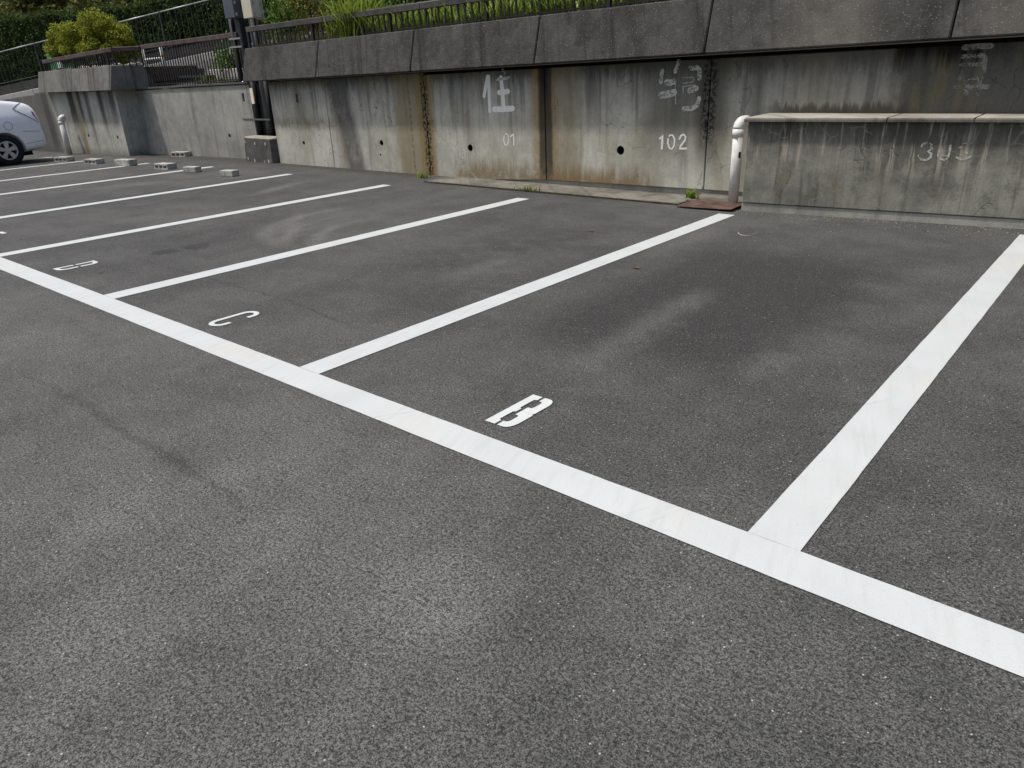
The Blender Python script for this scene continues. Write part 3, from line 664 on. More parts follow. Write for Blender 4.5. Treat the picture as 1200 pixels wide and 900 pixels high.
bm = NB(); box(bm, (cl, 9.6, .8), (cr+.1, 9.75, zt-.12)); mesh_obj('planter_back', bm, MAT['dark_concrete'], lw)

mw = thing('setback_wall', 'plain grey streaked concrete wall set back between the planter wall and utility pole', 'wall', (-15.9, 8.2, 0))
for a, b in ((xr+.002, -13.52),):
    bm = NB(); hexa(bm, [(a, MY, -.4), (b, MY, -.4), (b, MY+.25, -.4), (a, MY+.25, -.4), (a, MY, 1.315), (b, MY, 1.36), (b, MY+.25, 1.36), (a, MY+.25, 1.315)], .006)
    o = mesh_obj('wall_panel', bm, MAT['wall_concrete_mid'], mw)
    p = onY(269, 159, MY); q = onY(285, 114, MY); cb = NB(); tube(cb, [p+Vector((0, -.1, 0)), p+Vector((0, .2, 0))], .045, 12)
    cb2 = NB(); box(cb2, q+Vector((-.04, -.1, -.075)), q+Vector((.04, .07, .075)))
    boolean_cut(o, [mesh_obj('cutter', cb, MAT['crust']), mesh_obj('cutter', cb2, MAT['crust'])])
bm = NB(); hexa(bm, [(xr+.35, MY-.03, 1.335), (-13.50, MY-.03, 1.372), (-13.50, MY+.28, 1.372), (xr+.35, MY+.28, 1.335), (xr+.35, MY-.03, 1.372), (-13.50, MY-.03, 1.409), (-13.50, MY+.28, 1.409), (xr+.35, MY+.28, 1.372)], .004)
mesh_obj('cap', bm, MAT['dark_concrete'], mw)
bm = NB(); box(bm, (-13.52, 8.62, -.2), (-12.44, 8.75, 1.40)); mesh_obj('recess_back', bm, MAT['dark_concrete'], mw)

# concrete block standing in the recess
bk = thing('footing_block', 'dark weathered concrete block with chipped pale edges at the foot of the utility pole', 'block', (-13, 7.95, 0))
bm = NB(); hexa(bm, [(-13.60, 7.87, -.08), (-12.56, 7.80, -.08), (-12.455, 8.10, -.08), (-13.53, 8.15, -.08), (-13.57, 7.90, .42), (-12.58, 7.83, .42), (-12.455, 8.10, .42), (-13.53, 8.15, .42)], .012)
mesh_obj('body', bm, MAT['dark_concrete'], bk)
for (x, z) in ((-13.50, .36), (-13.12, .34), (-12.72, .34), (-12.82, .02), (-13.2, .02), (-13.45, .05), (-12.66, .04)):
    bm = NB(); p = Vector((x, 7.885 + (x+13.57)*-.07 - (.42-z)*.06 - .002, z)); vs_ = [bm.verts.new(p + Vector((math.cos(a)*random.uniform(.012, .03), -.003, math.sin(a)*random.uniform(.02, .05)))) for a in [k*math.pi/3 for k in range(6)]]
    bm.faces.new(vs_); mesh_obj('chip', bm, MAT['pale_concrete'], bk)
bm = NB(); hexa(bm, [(-13.56, 7.905, .421), (-12.59, 7.835, .421), (-12.47, 8.09, .421), (-13.52, 8.14, .421), (-13.54, 7.93, .445), (-12.62, 7.86, .44), (-12.48, 8.08, .45), (-13.5, 8.12, .45)])
mesh_obj('mortar_top', bm, MAT['slab_concrete'], bk)

# ================================================================== utility pole with meter boxes
PY = 8.32
up_ = thing('utility_pole', 'black steel utility pole with cream and slate meter boxes rising behind the wall recess', 'pole', (-13.6, PY, .4))
xa = onY(283, 30, PY).x; xb = onY(303, 110, PY).x
bm = NB(); box(bm, (xa-.10, PY-.08, .2), (xa+.08, PY+.1, 6.0), .02, 2); mesh_obj('column', bm, MAT['pole_dark'], up_)
bm = NB(); tube(bm, [(xa+.42, PY, .2), (xa+.42, PY, 3.2)], .085, 16); mesh_obj('post', bm, MAT['pole_grey'], up_, True)
bm = NB(); tube(bm, [(xa-.18, PY-.09, .2), (xa-.18, PY-.09, 2.6)], .055, 12); mesh_obj('conduit', bm, MAT['cable_black'], up_, True)
bm = NB(); tube(bm, [(xa+.20, PY-.09, .2), (xa+.20, PY-.09, 1.5)], .06, 12); mesh_obj('conduit', bm, MAT['cable_black'], up_, True)
bm = NB(); tube(bm, [(xa-.06, PY-.13, .2), (xa-.06, PY-.13, 1.42)], .022, 10); mesh_obj('conduit', bm, MAT['galvanised'], up_, True)
bm = NB(); tube(bm, [(xa+.60, PY-.06, .2), (xa+.60, PY-.06, 1.5)], .05, 12); mesh_obj('conduit', bm, MAT['cable_black'], up_, True)
for z in (.72, 2.0, 2.14):
    bm = NB(); box(bm, (xa-.25, PY-.165, z), (xa+(.70 if z < 1 else .15), PY-.145, z+.028)); mesh_obj('clamp', bm, MAT['pole_grey' if z < 1 else 'galvanised'], up_)
mk = onY(295.5, 112, PY-.17)
bm = NB(); box(bm, (mk.x-.055, PY-.175, mk.z-.15), (mk.x+.035, PY-.160, mk.z+.13), .003); o = mesh_obj('marker_plate', bm, MAT['white_enamel'], up_)
bm = NB(); box(bm, (mk.x+.035, PY-.173, mk.z-.14), (mk.x+.055, PY-.161, mk.z+.12)); mesh_obj('marker_edge', bm, MAT['amber'], o)
for (x0, x1, y0, mat, d) in ((264, 276, 22, 'box_slate', .16), (285.5, 297, 22, 'box_cream', .18), (301, 305.5, 23, 'box_cream', .10)):
    YB_ = PY-.10-d if x0 != 301 else PY-.05
    a = onY(x0, y0, YB_); b = onY(x1, y0, YB_); bm = NB(); box(bm, (a.x, YB_, a.z), (b.x-.01, YB_+d, a.z+.75), .008)
    o = mesh_obj('meter_box', bm, MAT[mat], up_)
    for zz in (.03, .22): bm = NB(); box(bm, (b.x-.011, YB_+.02, a.z+zz), (b.x+.012, YB_+.05, a.z+zz+.05)); mesh_obj('hinge', bm, MAT['galvanised'], o)
a = onY(298.5, 15, PY-.1); bm = NB(); tube(bm, [(a.x, PY-.12, 2.05), (a.x-.01, PY-.12, 2.4), (a.x+.01, PY-.13, 2.7), (a.x, PY-.12, 3.3)], .014, 8); mesh_obj('cable', bm, MAT['cable_black'], up_, True)
bm = NB(); box(bm, (a.x-.03, PY-.15, 2.62), (a.x+.05, PY-.1, 2.66)); mesh_obj('clamp', bm, MAT['galvanised'], up_)
# ================================================================== picket fences
picket_me = {}
def picket_fence(label, pts, spacing, zb_, zt_, rail_mat, rail=(.075, .085), bar_=(.014, .028), post_every=None, low=True, mat='bar_dark'):
    """pts: polyline in plan; zb_/zt_: functions of x for bottom and top"""
    t = thing('picket_fence', label, 'fence', (pts[0][0], pts[0][1], zb_(pts[0][0])))
    for (a, b) in zip(pts, pts[1:]):
        a, b = Vector(a), Vector(b); L = (b-a).length; d = (b-a)/L
        pa, pb_ = Vector((a.x, a.y, zt_(a.x)-rail[1]/2)), Vector((b.x, b.y, zt_(b.x)-rail[1]/2))
        nseg = max(1, round(L/2.3))
        for k in range(nseg):
            bm = NB(); bar(bm, pa.lerp(pb_, k/nseg)+Vector((*(d*.002), 0)), pa.lerp(pb_, (k+1)/nseg)-Vector((*(d*.002), 0)), rail[0], rail[1], bev=.006); mesh_obj('rail', bm, MAT[rail_mat], t)
        if low:
            bm = NB(); bar(bm, (a.x, a.y, zb_(a.x)+.05), (b.x, b.y, zb_(b.x)+.05), .012, .022); mesh_obj('lower_rail', bm, MAT[mat], t)
        n = int(L/spacing); 
        for k in range(n+1):
            q = a + d*(L-.02)*(k/n) + d*.01; h = zt_(q.x)-rail[1]+.01-zb_(q.x)
            post = post_every and k % post_every == 0
            key = (bar_, mat, post)
            if key not in picket_me:
                bm = NB(); w_ = .045 if post else bar_[1]; th = .045 if post else bar_[0]
                box(bm, (-w_/2, -th/2, 0), (w_/2, th/2, 1)); me = bpy.data.meshes.new('picket'); bm.to_mesh(me); bm.free(); me.materials.append(MAT[mat]); picket_me[key] = me
            o = bpy.data.objects.new('post' if post else 'picket', picket_me[key]); C.objects.link(o); o.parent = t
            o.location = Vector((q.x, q.y, zb_(q.x)-.02)) - t.location; o.scale = (1, 1, h+.02); o.rotation_euler.z = math.atan2(d.y, d.x) + random.uniform(-.04, .04)
    return t
picket_fence('picket fence with grey-brown rail in front of tall bright grass, on the dark coping', [(-12.98, 8.0), (2.9, 8.0)], .128, lambda x: zcop(x)-.01, lambda x: 2.30+.0085*(x+13), 'rail_dark', post_every=15)
picket_fence('picket fence with reddish-brown rail on the set-back wall, left of the utility pole', [(-17.72, 8.24), (-13.72, 8.24)], .108, lambda x: 1.372+.0077*(x+17.98), lambda x: 2.235+.008*(x+17.7), 'rail_brown')
pf = picket_fence('picket fence with purplish rail round the planter under the juniper bush', [(cl+.12, 7.76), (cr+.01, 7.76), (cr+.36, 8.20)], .118, lambda x: zt-.025, lambda x: 2.10+.026*(x-cl) if x < cr+.1 else 2.212, 'rail_brown', low=False, post_every=16)

# ================================================================== the climbing road and slope above the wall
FA, FB = Vector((-33.2, 9.9, 1.05)), Vector((-22.66, 13.1, 2.12))   # foot of the roadside wall, measured
fd = (FB-FA)/(FB-FA).xy.length; fn = Vector((-fd.y, fd.x, 0)).normalized()     # fn points away from the lot
def foot(s): return FA + fd*s                    # s metres along the roadside wall
def near_z(x): return 1.30 + .035*(x+18) if x < -13 else 1.475 + .03*(x+13)
V, F = [], []
S_ = list(range(-30, 62, 4))
for s_ in S_:
    f = foot(s_); f = Vector((f.x, f.y, f.z if s_ < 14 else foot(14).z + (s_-14)*.03)); xn = f.x + 1.6
    V.append((xn, 8.42, min(near_z(xn), 1.80))); V.append(((xn+f.x)/2, (8.42+f.y)/2, (min(near_z(xn), 1.8)+f.z)/2 - .03)); V.append((f.x, f.y, f.z)); V.append(tuple(f+fn*.6))
for i in range(len(S_)-1):
    for k in range(3): F.append((4*i+k, 4*i+4+k, 4*i+5+k, 4*i+k+1))
struct(py_obj('upper_road', V, F, MAT['upper_asphalt']))
kb = NB()                                        # pale kerb at the foot of the roadside wall
for k in range(-6, 24):
    a, b = foot(k*2), foot(k*2+2)
    if k*2 >= 14: a.z = foot(14).z + (k*2-14)*.03; 
    if k*2+2 > 14: b.z = foot(14).z + (k*2+2-14)*.03
    e = fd.normalized()*.004; n_ = -fn*.18
    hexa(kb, [a+e+n_+Vector((0, 0, -.1)), b-e+n_+Vector((0, 0, -.1)), b-e+Vector((0, 0, -.1)), a+e+Vector((0, 0, -.1)), a+e+n_+Vector((0, 0, .19)), b-e+n_+Vector((0, 0, .19)), b-e+Vector((0, 0, .20)), a+e+Vector((0, 0, .20))], .01)
struct(mesh_obj('road_kerb', kb, MAT['pale_concrete']))
rw = thing('roadside_wall', 'low dark block wall along the far side of the upper road, under the hedge', 'wall', foot(6))
def fz(s_): return foot(s_).z if s_ <= 14 else foot(14).z + (s_-14)*.03
for k in range(-6, 34):
    for row in range(2):
        s0, s1 = k*1.2 + row*.6, k*1.2+1.2 + row*.6; a, b = foot(s0), foot(s1); a.z, b.z = fz(s0), fz(s1); e = Vector((fd.x, fd.y, 0)).normalized()*.005; z0, z1 = (.0, .27) if row == 0 else (.275, .52)
        off = fn*random.uniform(0, .012) + fn*.01
        bm = NB(); hexa(bm, [a+e+off+Vector((0, 0, z0)), b-e+off+Vector((0, 0, z0)), b-e+fn*.25+Vector((0, 0, z0)), a+e+fn*.25+Vector((0, 0, z0)), a+e+off+Vector((0, 0, z1)), b-e+off+Vector((0, 0, z1)), b-e+fn*.25+Vector((0, 0, z1)), a+e+fn*.25+Vector((0, 0, z1))])
        mesh_obj('wall_block', bm, MAT['road_wall'], rw)
rf = thing('railing_fence', 'thin grey-green railing along the road in front of the dark clipped hedge', 'fence', foot(6)+fn*.12)
me_p = None
for s0 in range(-8, 40, 2):
    a, b = foot(s0)+fn*.12, foot(s0+2)+fn*.12; a.z, b.z = fz(s0)+1.62, fz(s0+2)+1.62
    bm = NB(); tube(bm, [a, b], .022, 8); mesh_obj('rail', bm, MAT['galvanised'], rf, True)
    a.z -= 1.0; b.z -= 1.0; bm = NB(); tube(bm, [a, b], .014, 6); mesh_obj('lower_rail', bm, MAT['fence_green'], rf)
bm = NB(); tube(bm, [(0, 0, 0), (0, 0, 1.08)], .012, 6); me_p = bpy.data.meshes.new('picket'); bm.to_mesh(me_p); bm.free(); me_p.materials.append(MAT['fence_green'])
bm = NB(); tube(bm, [(0, 0, 0), (0, 0, 1.14)], .032, 8); me_q = bpy.data.meshes.new('post'); bm.to_mesh(me_q); bm.free(); me_q.materials.append(MAT['fence_green'])
for k in range(0, 190):
    s_ = -8 + k*.22; q = foot(s_)+fn*.12; q.z = fz(s_)+.53; po = k % 14 == 5
    o = bpy.data.objects.new('post' if po else 'picket', me_q if po else me_p); C.objects.link(o); o.parent = rf; o.location = q - rf.location
# slope behind
V, F = [], []; S2 = list(range(-60, 90, 5)); D2 = [.26, 1.2, 3, 6, 10, 16, 26, 45, 80]
for s_ in S2:
    for d_ in D2:
        q = foot(s_) + fn*d_; z = (fz(s_) if s_ > -20 else foot(-20).z) + .5 + .02*d_ + (0 if d_ < 3 else (d_-2)*.32) + mnoise.noise((s_*.15, d_*.2, 3))*.06*d_
        V.append((q.x, q.y, min(z, 22)))
nd = len(D2)
for i in range(len(S2)-1):
    for k in range(nd-1): F.append((i*nd+k, (i+1)*nd+k, (i+1)*nd+k+1, i*nd+k+1))
struct(py_obj('hillside', V, F, MAT['hill_green'], smooth=True))
# earth behind the coping and inside the planter
V, F = [], []; X_ = [-12.95 + i*.8 for i in range(20)]
for x in X_:
    for y, dz in ((8.02, -.04), (8.6, .02), (9.6, .08), (11, .1), (15.5, .6)): V.append((x, y, zcop(x)+dz+random.uniform(-.02, .02)))
for i in range(len(X_)-1):
    for k in range(4): F.append((i*5+k, i*5+5+k, i*5+6+k, i*5+k+1))
struct(py_obj('soil', V, F, MAT['soil'], smooth=True))
bm = NB(); box(bm, (cl+.02, 7.78, 1.5), (cr+.05, 9.6, zt-.05)); struct(mesh_obj('soil', bm, MAT['soil']))

# ================================================================== foliage
def leaves(name, centers, size, mat, parent=None, normals=None, aspect=.55, bend=.25, flat=.0):
    """small bent leaf quads, one pair of triangles each side of the midrib"""
    c = np.asarray(centers, float); n = len(c)
    d = RNG.normal(size=(n, 3)); d /= np.linalg.norm(d, axis=1)[:, None]
    if normals is not None: d = d*.75 + np.asarray(normals); d /= np.linalg.norm(d, axis=1)[:, None]
    t = RNG.normal(size=(n, 3)); t -= d*(t*d).sum(1)[:, None]; t /= np.linalg.norm(t, axis=1)[:, None]; b = np.cross(d, t)
    s = size*RNG.uniform(.55, 1.35, n)[:, None]
    v = np.empty((n, 4, 3)); v[:, 0] = c - t*s*.5; v[:, 1] = c + b*s*aspect*.5 + d*s*bend*.3; v[:, 2] = c + t*s*.5; v[:, 3] = c - b*s*aspect*.5 + d*s*bend*.3
    me = bpy.data.meshes.new(name); me.vertices.add(4*n); me.vertices.foreach_set('co', v.reshape(-1))
    me.loops.add(4*n); me.loops.foreach_set('vertex_index', np.arange(4*n, dtype=np.int32))
    me.polygons.add(n); me.polygons.foreach_set('loop_start', np.arange(0, 4*n, 4, dtype=np.int32)); me.polygons.foreach_set('loop_total', np.full(n, 4, np.int32))
    me.materials.append(mat); me.update(calc_edges=True); me.validate()
    return put(bpy.data.objects.new(name, me), parent)
def fbm(p, sc, seed=0): return mnoise.fractal((p[0]*sc+seed, p[1]*sc, p[2]*sc), 1, 2, 4)
# clipped hedge behind the railing
hd = thing('clipped_hedge', 'long dark green clipped hedge behind the roadside railing', 'hedge', foot(6)+fn*1.2)
pts, nor = [], []
fdn = Vector((fd.x, fd.y, 0)).normalized(); S0, S1 = -9, 34
def htop(s_): return 3.82 + .012*s_ + .06*math.sin(s_*.9) + .05*math.sin(s_*2.3+1) + (max(0, s_-12)*.03)
for i in range(60000):
    s_ = random.uniform(S0, S1); b_ = foot(s_); z0 = fz(s_)+.5; zt_ = htop(s_); th = 1.25
    side = random.random()
    if side < .62: d_, z, nv = .32, random.uniform(z0, zt_), -fn
    else: d_, z, nv = random.uniform(.32, .32+th), zt_, Vector((0, 0, 1))
    w_ = fbm((s_, d_*2, z), 1.1)*.13 + fbm((s_, d_, z), 4, 9)*.07
    q = b_ + fn*d_; q.z = z; q = q - nv*(random.expovariate(14)) + nv*w_
    if side < .62 and z > zt_-.15: q += fn*.10*(z-zt_+.15)/.15
    pts.append(q); nor.append(nv)
leaves('foliage', pts, .085, MAT['hedge_leaf'], hd, nor)
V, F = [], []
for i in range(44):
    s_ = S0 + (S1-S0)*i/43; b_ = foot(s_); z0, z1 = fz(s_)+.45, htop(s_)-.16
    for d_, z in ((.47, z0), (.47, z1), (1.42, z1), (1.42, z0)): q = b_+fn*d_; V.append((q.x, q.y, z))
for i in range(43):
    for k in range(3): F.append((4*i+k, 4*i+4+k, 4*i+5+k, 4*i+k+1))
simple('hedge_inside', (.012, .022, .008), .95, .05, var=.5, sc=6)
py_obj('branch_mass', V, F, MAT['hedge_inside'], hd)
# trees on the slope
def tree(label, base, h, r, mat, n=5200, size=.22, trunk=.14, group=None, low=.25):
    base = Vector(base); t = thing('tree', label, 'tree', base, group)
    bm = NB(); top = base + Vector((random.uniform(-.3, .3), random.uniform(-.3, .3), h*.85)); tube(bm, [base-Vector((0, 0, .3)), base.lerp(top, .4)+Vector((random.uniform(-.15, .15), 0, 0)), top], [trunk, trunk*.7, trunk*.15], 8)
    cl_ = []
    for k in range(16):
        a = random.uniform(0, 6.28); hh = random.uniform(low, .95); rr = r*random.uniform(.35, .85)*math.sin(math.pi*min(1, .25+hh*.72)); c_ = base + Vector((math.cos(a)*rr, math.sin(a)*rr, h*hh)); cl_.append((c_, r*random.uniform(.28, .5)))
        tube(bm, [base.lerp(top, max(.1, hh-.25)), c_], [trunk*.35, trunk*.08], 5)
    mesh_obj('trunk', bm, MAT['bark'], t)
    P_ = []
    for k in range(n):
        c_, cr_ = random.choice(cl_); v = Vector((random.gauss(0, 1), random.gauss(0, 1), random.gauss(0, 1))).normalized()*cr_*(random.random()**.35); v.z *= .75; P_.append(c_+v)
    leaves('crown', P_, size, mat, t); return t
for i, (s_, d_, h, r, mat, lab) in enumerate(((-4, 5.5, 3.6, 2.3, 'tree_leaf', 'olive green bushy tree on the slope behind the left end of the hedge'), (2.5, 4.4, 3.2, 2.2, 'tree_leaf', 'olive green spreading tree on the slope above the juniper bush'),
        (8.0, 5.0, 4.6, 2.4, 'dark_leaf', 'very dark tree behind the hedge, between juniper bush and utility pole'), (13, 5.5, 5.0, 2.5, 'dark_leaf', 'very dark tree behind the hedge, straight behind the utility pole'), (18.5, 5.2, 4.8, 2.4, 'dark_leaf', 'dark tree behind the grassy bank, right of the utility pole'),
        (0, 9.5, 5.5, 3, 'dark_leaf', 'dark tall tree high on the slope'), (7, 10.5, 6, 3.2, 'tree_leaf', 'tall dull green tree high on the slope above the set-back wall'), (-8, 9, 5, 2.8, 'tree_leaf', 'dull green tree high on the slope above the silver car'), (24, 6, 5, 2.6, 'dark_leaf', 'dark tree on the bank behind the tall grass'))):
    b_ = foot(s_) + fn*d_; b_.z = fz(s_) + .5 + .02*d_ + max(0, (d_-2)*.32) - .1
    tree(lab, b_, h, r, MAT[mat], group='trees on the slope', n=5500 if d_ < 7 else 4000, size=.2 if d_ < 7 else .28)
# rough brush on the slope between them
P_ = []
for k in range(30000):
    s_ = random.uniform(-16, 26); d_ = random.uniform(1.8, 11); q = foot(s_)+fn*d_; q.z = fz(s_) + .5 + .02*d_ + max(0, (d_-2)*.32) + abs(fbm((s_, d_, 0), .55))*1.5*random.random()**.5; P_.append(q)
o = leaves('undergrowth', P_, .17, MAT['tree_leaf']); tag(o, 'rough olive undergrowth covering the slope behind the hedge', 'undergrowth', kind='stuff')

# juniper bush in the planter
jc = onY(103, 40, 8.65); jb = thing('juniper_bush', 'rounded yellow-green juniper bush spilling over the planter rail', 'bush', (jc.x, 8.65, zt-.05))
bm = NB(); P_, clumps = [], []; random.seed(23)
vr = Vector((RT.x, RT.y, 0)).normalized(); vf = Vector((-vr.y, vr.x, 0))
for k in range(170):
    a = random.uniform(-1, 1); e = random.uniform(0, 1); dpt = random.uniform(-1, 1)
    lim = 1 - .35*max(0, a)**2
    x = a*1.02; zz = 2.16 + e*(.98*math.sqrt(max(0.05, 1-abs(a-.12)**3.2*.8)) * (.84 + .13*math.sin(a*5+.4))) + .02; dd = dpt*.72*math.sqrt(max(0, 1-a*a))*math.sqrt(1-e*e*.8)
    clumps.append((Vector((jc.x, 8.65, 0)) + vr*x + vf*dd + Vector((0, 0, zz)), random.uniform(.10, .19)))
for k in range(14):                              # lower sprays hanging over the rail
    clumps.append((Vector((jc.x, 8.4, 0)) + vr*random.uniform(-.55, -.2) + Vector((0, 0, random.uniform(2.02, 2.25))), .1))
for k in range(8): clumps.append((Vector((jc.x, 8.5, 0)) + vr*random.uniform(.7, .98) + Vector((0, 0, random.uniform(1.95, 2.3))), .1))
for c_, r_ in clumps:
    for q in range(210):
        v = Vector((random.gauss(0, 1), random.gauss(0, 1), random.gauss(0, 1))).normalized(); P_.append(c_ + v*r_*(random.random()**.4)*Vector((1, 1, 1.1)).length/1.75)
leaves('foliage', P_, .062, MAT['juniper_leaf'], jb, aspect=.4)
root = Vector((jc.x, 8.65, zt-.08))
for k in range(9):
    c_ = random.choice(clumps)[0]; tube(bm, [root + Vector((random.uniform(-.1, .1), random.uniform(-.1, .1), 0)), root.lerp(c_, .5)+Vector((0, 0, .08)), c_], [.035, .022, .008], 6)
mesh_obj('branches', bm, MAT['bark'], jb)
def rock(bm, c_, r_):
    res = bmesh.ops.create_icosphere(bm, subdivisions=1, radius=r_, matrix=Matrix.Translation(c_) @ Matrix.Diagonal((1, random.uniform(.7, 1.2), random.uniform(.5, .8), 1)))
    for v in res['verts']: v.co += Vector((random.uniform(-.2, .2), random.uniform(-.2, .2), random.uniform(-.2, .2)))*r_
bm = NB()
for k in range(150): rock(bm, Vector((random.uniform(cl+.15, cr+.15), random.uniform(7.86, 8.3), zt-.02+random.uniform(0, .03))), random.uniform(.03, .075))
tag(mesh_obj('gravel', bm, MAT['stone']), 'pale stones covering the planter soil under the juniper bush', 'stones', kind='stuff')

# tall grass on the bank above the coping
def blades(name, spots, mat, parent=None, wd=.011, curl=.5):
    V, F = [], []
    for (q, h) in spots:
        a = random.uniform(0, 6.28); d = Vector((math.cos(a), math.sin(a), 0)); s_ = Vector((-d.y, d.x, 0)); c_ = random.uniform(.1, curl); w_ = wd*random.uniform(.6, 1.4); n0 = len(V)
        for k, t in enumerate((0, .35, .7, 1)):
            p = q + Vector((0, 0, h*(t - .25*c_*t*t))) + d*h*c_*t*t
            if k < 3: V += [p - s_*w_*(1-t*.6), p + s_*w_*(1-t*.6)]
            else: V.append(p)
        F += [(n0, n0+1, n0+3, n0+2), (n0+2, n0+3, n0+5, n0+4), (n0+4, n0+5, n0+6)]
    return py_obj(name, V, F, mat, parent)
sp = []
for k in range(8500):
    x = random.uniform(-10.6, 2.8); y = 8.03 + random.random()**1.5*1.6; tuft = fbm((x, y, 0), 1.6, 4)
    if x < -9.9 and random.random() < .4: continue
    sp.append((Vector((x, y, zcop(x)-.03)), random.uniform(.18, .5)*(.9+.5*tuft)))
for k in range(420):                             # the big clump that leans over the rail
    a = random.gauss(0, .16); x = -10.15 + a; sp.append((Vector((x, 8.18+random.gauss(0, .12), zcop(x)-.03)), random.uniform(.4, .85)))
o = blades('grass', sp, MAT['grass_leaf'], wd=.0115, curl=.85); tag(o, 'tall bright green grass behind the picket fence on the bank', 'grass', kind='stuff')
sp = []
for k in range(1800):
    x = random.uniform(-12.9, -9.8); sp.append((Vector((x, 8.05+random.random()*1.2, zcop(x)-.03)), random.uniform(.08, .3)))
o = blades('dry_grass', sp, MAT['dry_leaf'], wd=.008); tag(o, 'short dry olive grass behind the picket fence near the utility pole', 'grass', kind='stuff')
def shrub(label, c_, rx, rz, mat, n, size, name='leafy_shrub'):
    c_ = Vector(c_); t = thing(name, label, 'shrub', c_); bm = NB(); P_ = []
    for k in range(22):
        v = Vector((random.gauss(0, .5)*rx, random.gauss(0, .5)*rx, random.uniform(.25, 1)*rz)); tube(bm, [c_, c_+v*.5+Vector((0, 0, .08)), c_+v], [.012, .008, .003], 5)
        for q in range(n//22): P_.append(c_ + v*random.uniform(.55, 1.05) + Vector((random.gauss(0, 1), random.gauss(0, 1), random.gauss(0, 1)))*rx*.22)
    mesh_obj('stems', bm, MAT['bark'], t); leaves('foliage', P_, size, mat, t); return t
q = onY(340, 30, 9.2); shrub('fresh light green leafy shrub behind the picket rail beside the utility pole', (q.x, 9.2, zcop(q.x)), .5, .95, MAT['shrub_leaf'], 1500, .075)
q = onY(372, 30, 9.0); shrub('yellowish olive shrub behind the picket rail, left of the bright grass clump', (q.x, 9.0, zcop(q.x)), .5, 1.05, MAT['bush_leaf'], 1500, .06)
q = onY(430, 30, 9.6); shrub('loose green shrub standing behind the bright grass clump', (q.x, 9.6, zcop(q.x)), .7, 1.1, MAT['shrub_leaf'], 1500, .08)
q = onY(270, 62, 9.6); shrub('small light green shrub growing behind the set-back wall fence', (q.x, 9.6, 1.55), .42, .75, MAT['shrub_leaf'], 1300, .08)
# weeds on top of the set-back wall and at the foot of the walls
def weed(label, c_, r_, h, n, mat='grass_leaf'):
    t = thing('weed', label, 'weed', c_); blades('leaves', [(Vector(c_)+Vector((random.gauss(0, r_), random.gauss(0, r_*.4), 0)), h*random.uniform(.4, 1)) for _ in range(n)], MAT[mat], t, wd=.008, curl=.9); return t
q = G(492, 209); weed('small green weed at the left end of the kerb under the retaining wall', (q.x, q.y+.05, 0), .06, .12, 45)
q = G(617, 225); weed('low flat weed growing over the middle of the kerb edge', (q.x, q.y+.02, .02), .09, .07, 40)
q = onY(811, 235, 7.6); weed('bright green weed tuft beside the rusty steel plate', (q.x, q.y, .035), .035, .13, 50)
for (x0, h) in ((232, .22), (241, .26), (251, .2), (262, .24)):
    q = onY(x0, 98, 8.50); weed('upright weed behind the set-back wall fence', (q.x, 8.50, 1.40), .08, h, 26)['group'] = 'weeds behind the set-back wall fence'

# ================================================================== small things on the upper road
wb = thing('pipe_barrier', 'white tubular barrier with amber bands seen through the picket fence', 'barrier', (0, 0, 0))
Yb = 10.6; a0, a1, b0_, b1_ = onY(167, 58, Yb), onY(173, 83, Yb), onY(187, 55, Yb), onY(194, 80, Yb)
wb.location = (a1.x, Yb, a1.z-.2)
for p0_, p1_ in ((a0, a1), (b0_, b1_)):
    xm = (p0_.x+p1_.x)/2; bm = NB(); tube(bm, [(xm, Yb, p1_.z-.25), (xm, Yb, p0_.z+.1)], .038, 12); o = mesh_obj('post', bm, MAT['white_enamel'], wb, True)
    zz = (p0_.z*.5+p1_.z*.5)+.02; bm = NB(); tube(bm, [(xm, Yb, zz), (xm, Yb, zz+.06)], .041, 12); mesh_obj('band', bm, MAT['amber'], o, True)
xm0, xm1 = (a0.x+a1.x)/2, (b0_.x+b1_.x)/2; zr = onY(180, 69, Yb).z
for z in (zr,):
    bm = NB(); tube(bm, [(xm0, Yb, z), (xm1, Yb, z)], .03, 12); mesh_obj('crossbar', bm, MAT['white_enamel'], wb, True)
a, b = onY(243, 82, 9.3), onY(300, 78, 9.3); z0 = onY(243, 91, 9.3).z
bm = NB(); box(bm, (a.x, 9.3, z0-.25), (b.x, 9.75, a.z-.0), .012); tag(mesh_obj('concrete_kerbstone', bm, MAT['pale_concrete']), 'pale low concrete kerbstone behind the set-back wall fence, beside light green shrub', 'kerbstone')
a, b = onY(176, 90, 9.1), onY(241, 88, 9.1); z0 = onY(200, 101, 9.1).z
bm = NB(); hexa(bm, [(a.x, 9.1, z0-.1), (b.x, 9.1, z0-.1), (b.x, 9.55, z0-.1), (a.x, 9.55, z0-.1), (a.x-.03, 9.06, a.z), (b.x+.03, 9.06, b.z), (b.x+.03, 9.6, b.z), (a.x-.03, 9.6, a.z)], .02)
t = thing('trough', 'long dark navy trough behind the set-back wall fence', 'trough', (a.x, 9.3, z0)); mesh_obj('body', bm, MAT['navy_plastic'], t)
bm = NB(); bar(bm, (a.x-.03, 9.05, a.z-.02), (b.x+.03, 9.05, b.z-.02), .03, .04); mesh_obj('rim', bm, MAT['box_slate'], t)
a = onY(64, 60, 9.85); t = thing('green_container', 'green plastic container behind the planter rail under the juniper', 'container', (a.x, 9.9, 1.3))
bm = NB(); box(bm, (a.x-.5, 9.8, 1.2), (a.x+.75, 10.2, 2.2), .03); mesh_obj('body', bm, MAT['green_plastic'], t)
bm = NB(); box(bm, (a.x-.55, 9.77, 2.2), (a.x-.05, 10.22, 2.42), .02); mesh_obj('lid', bm, MAT['green_plastic'], t)
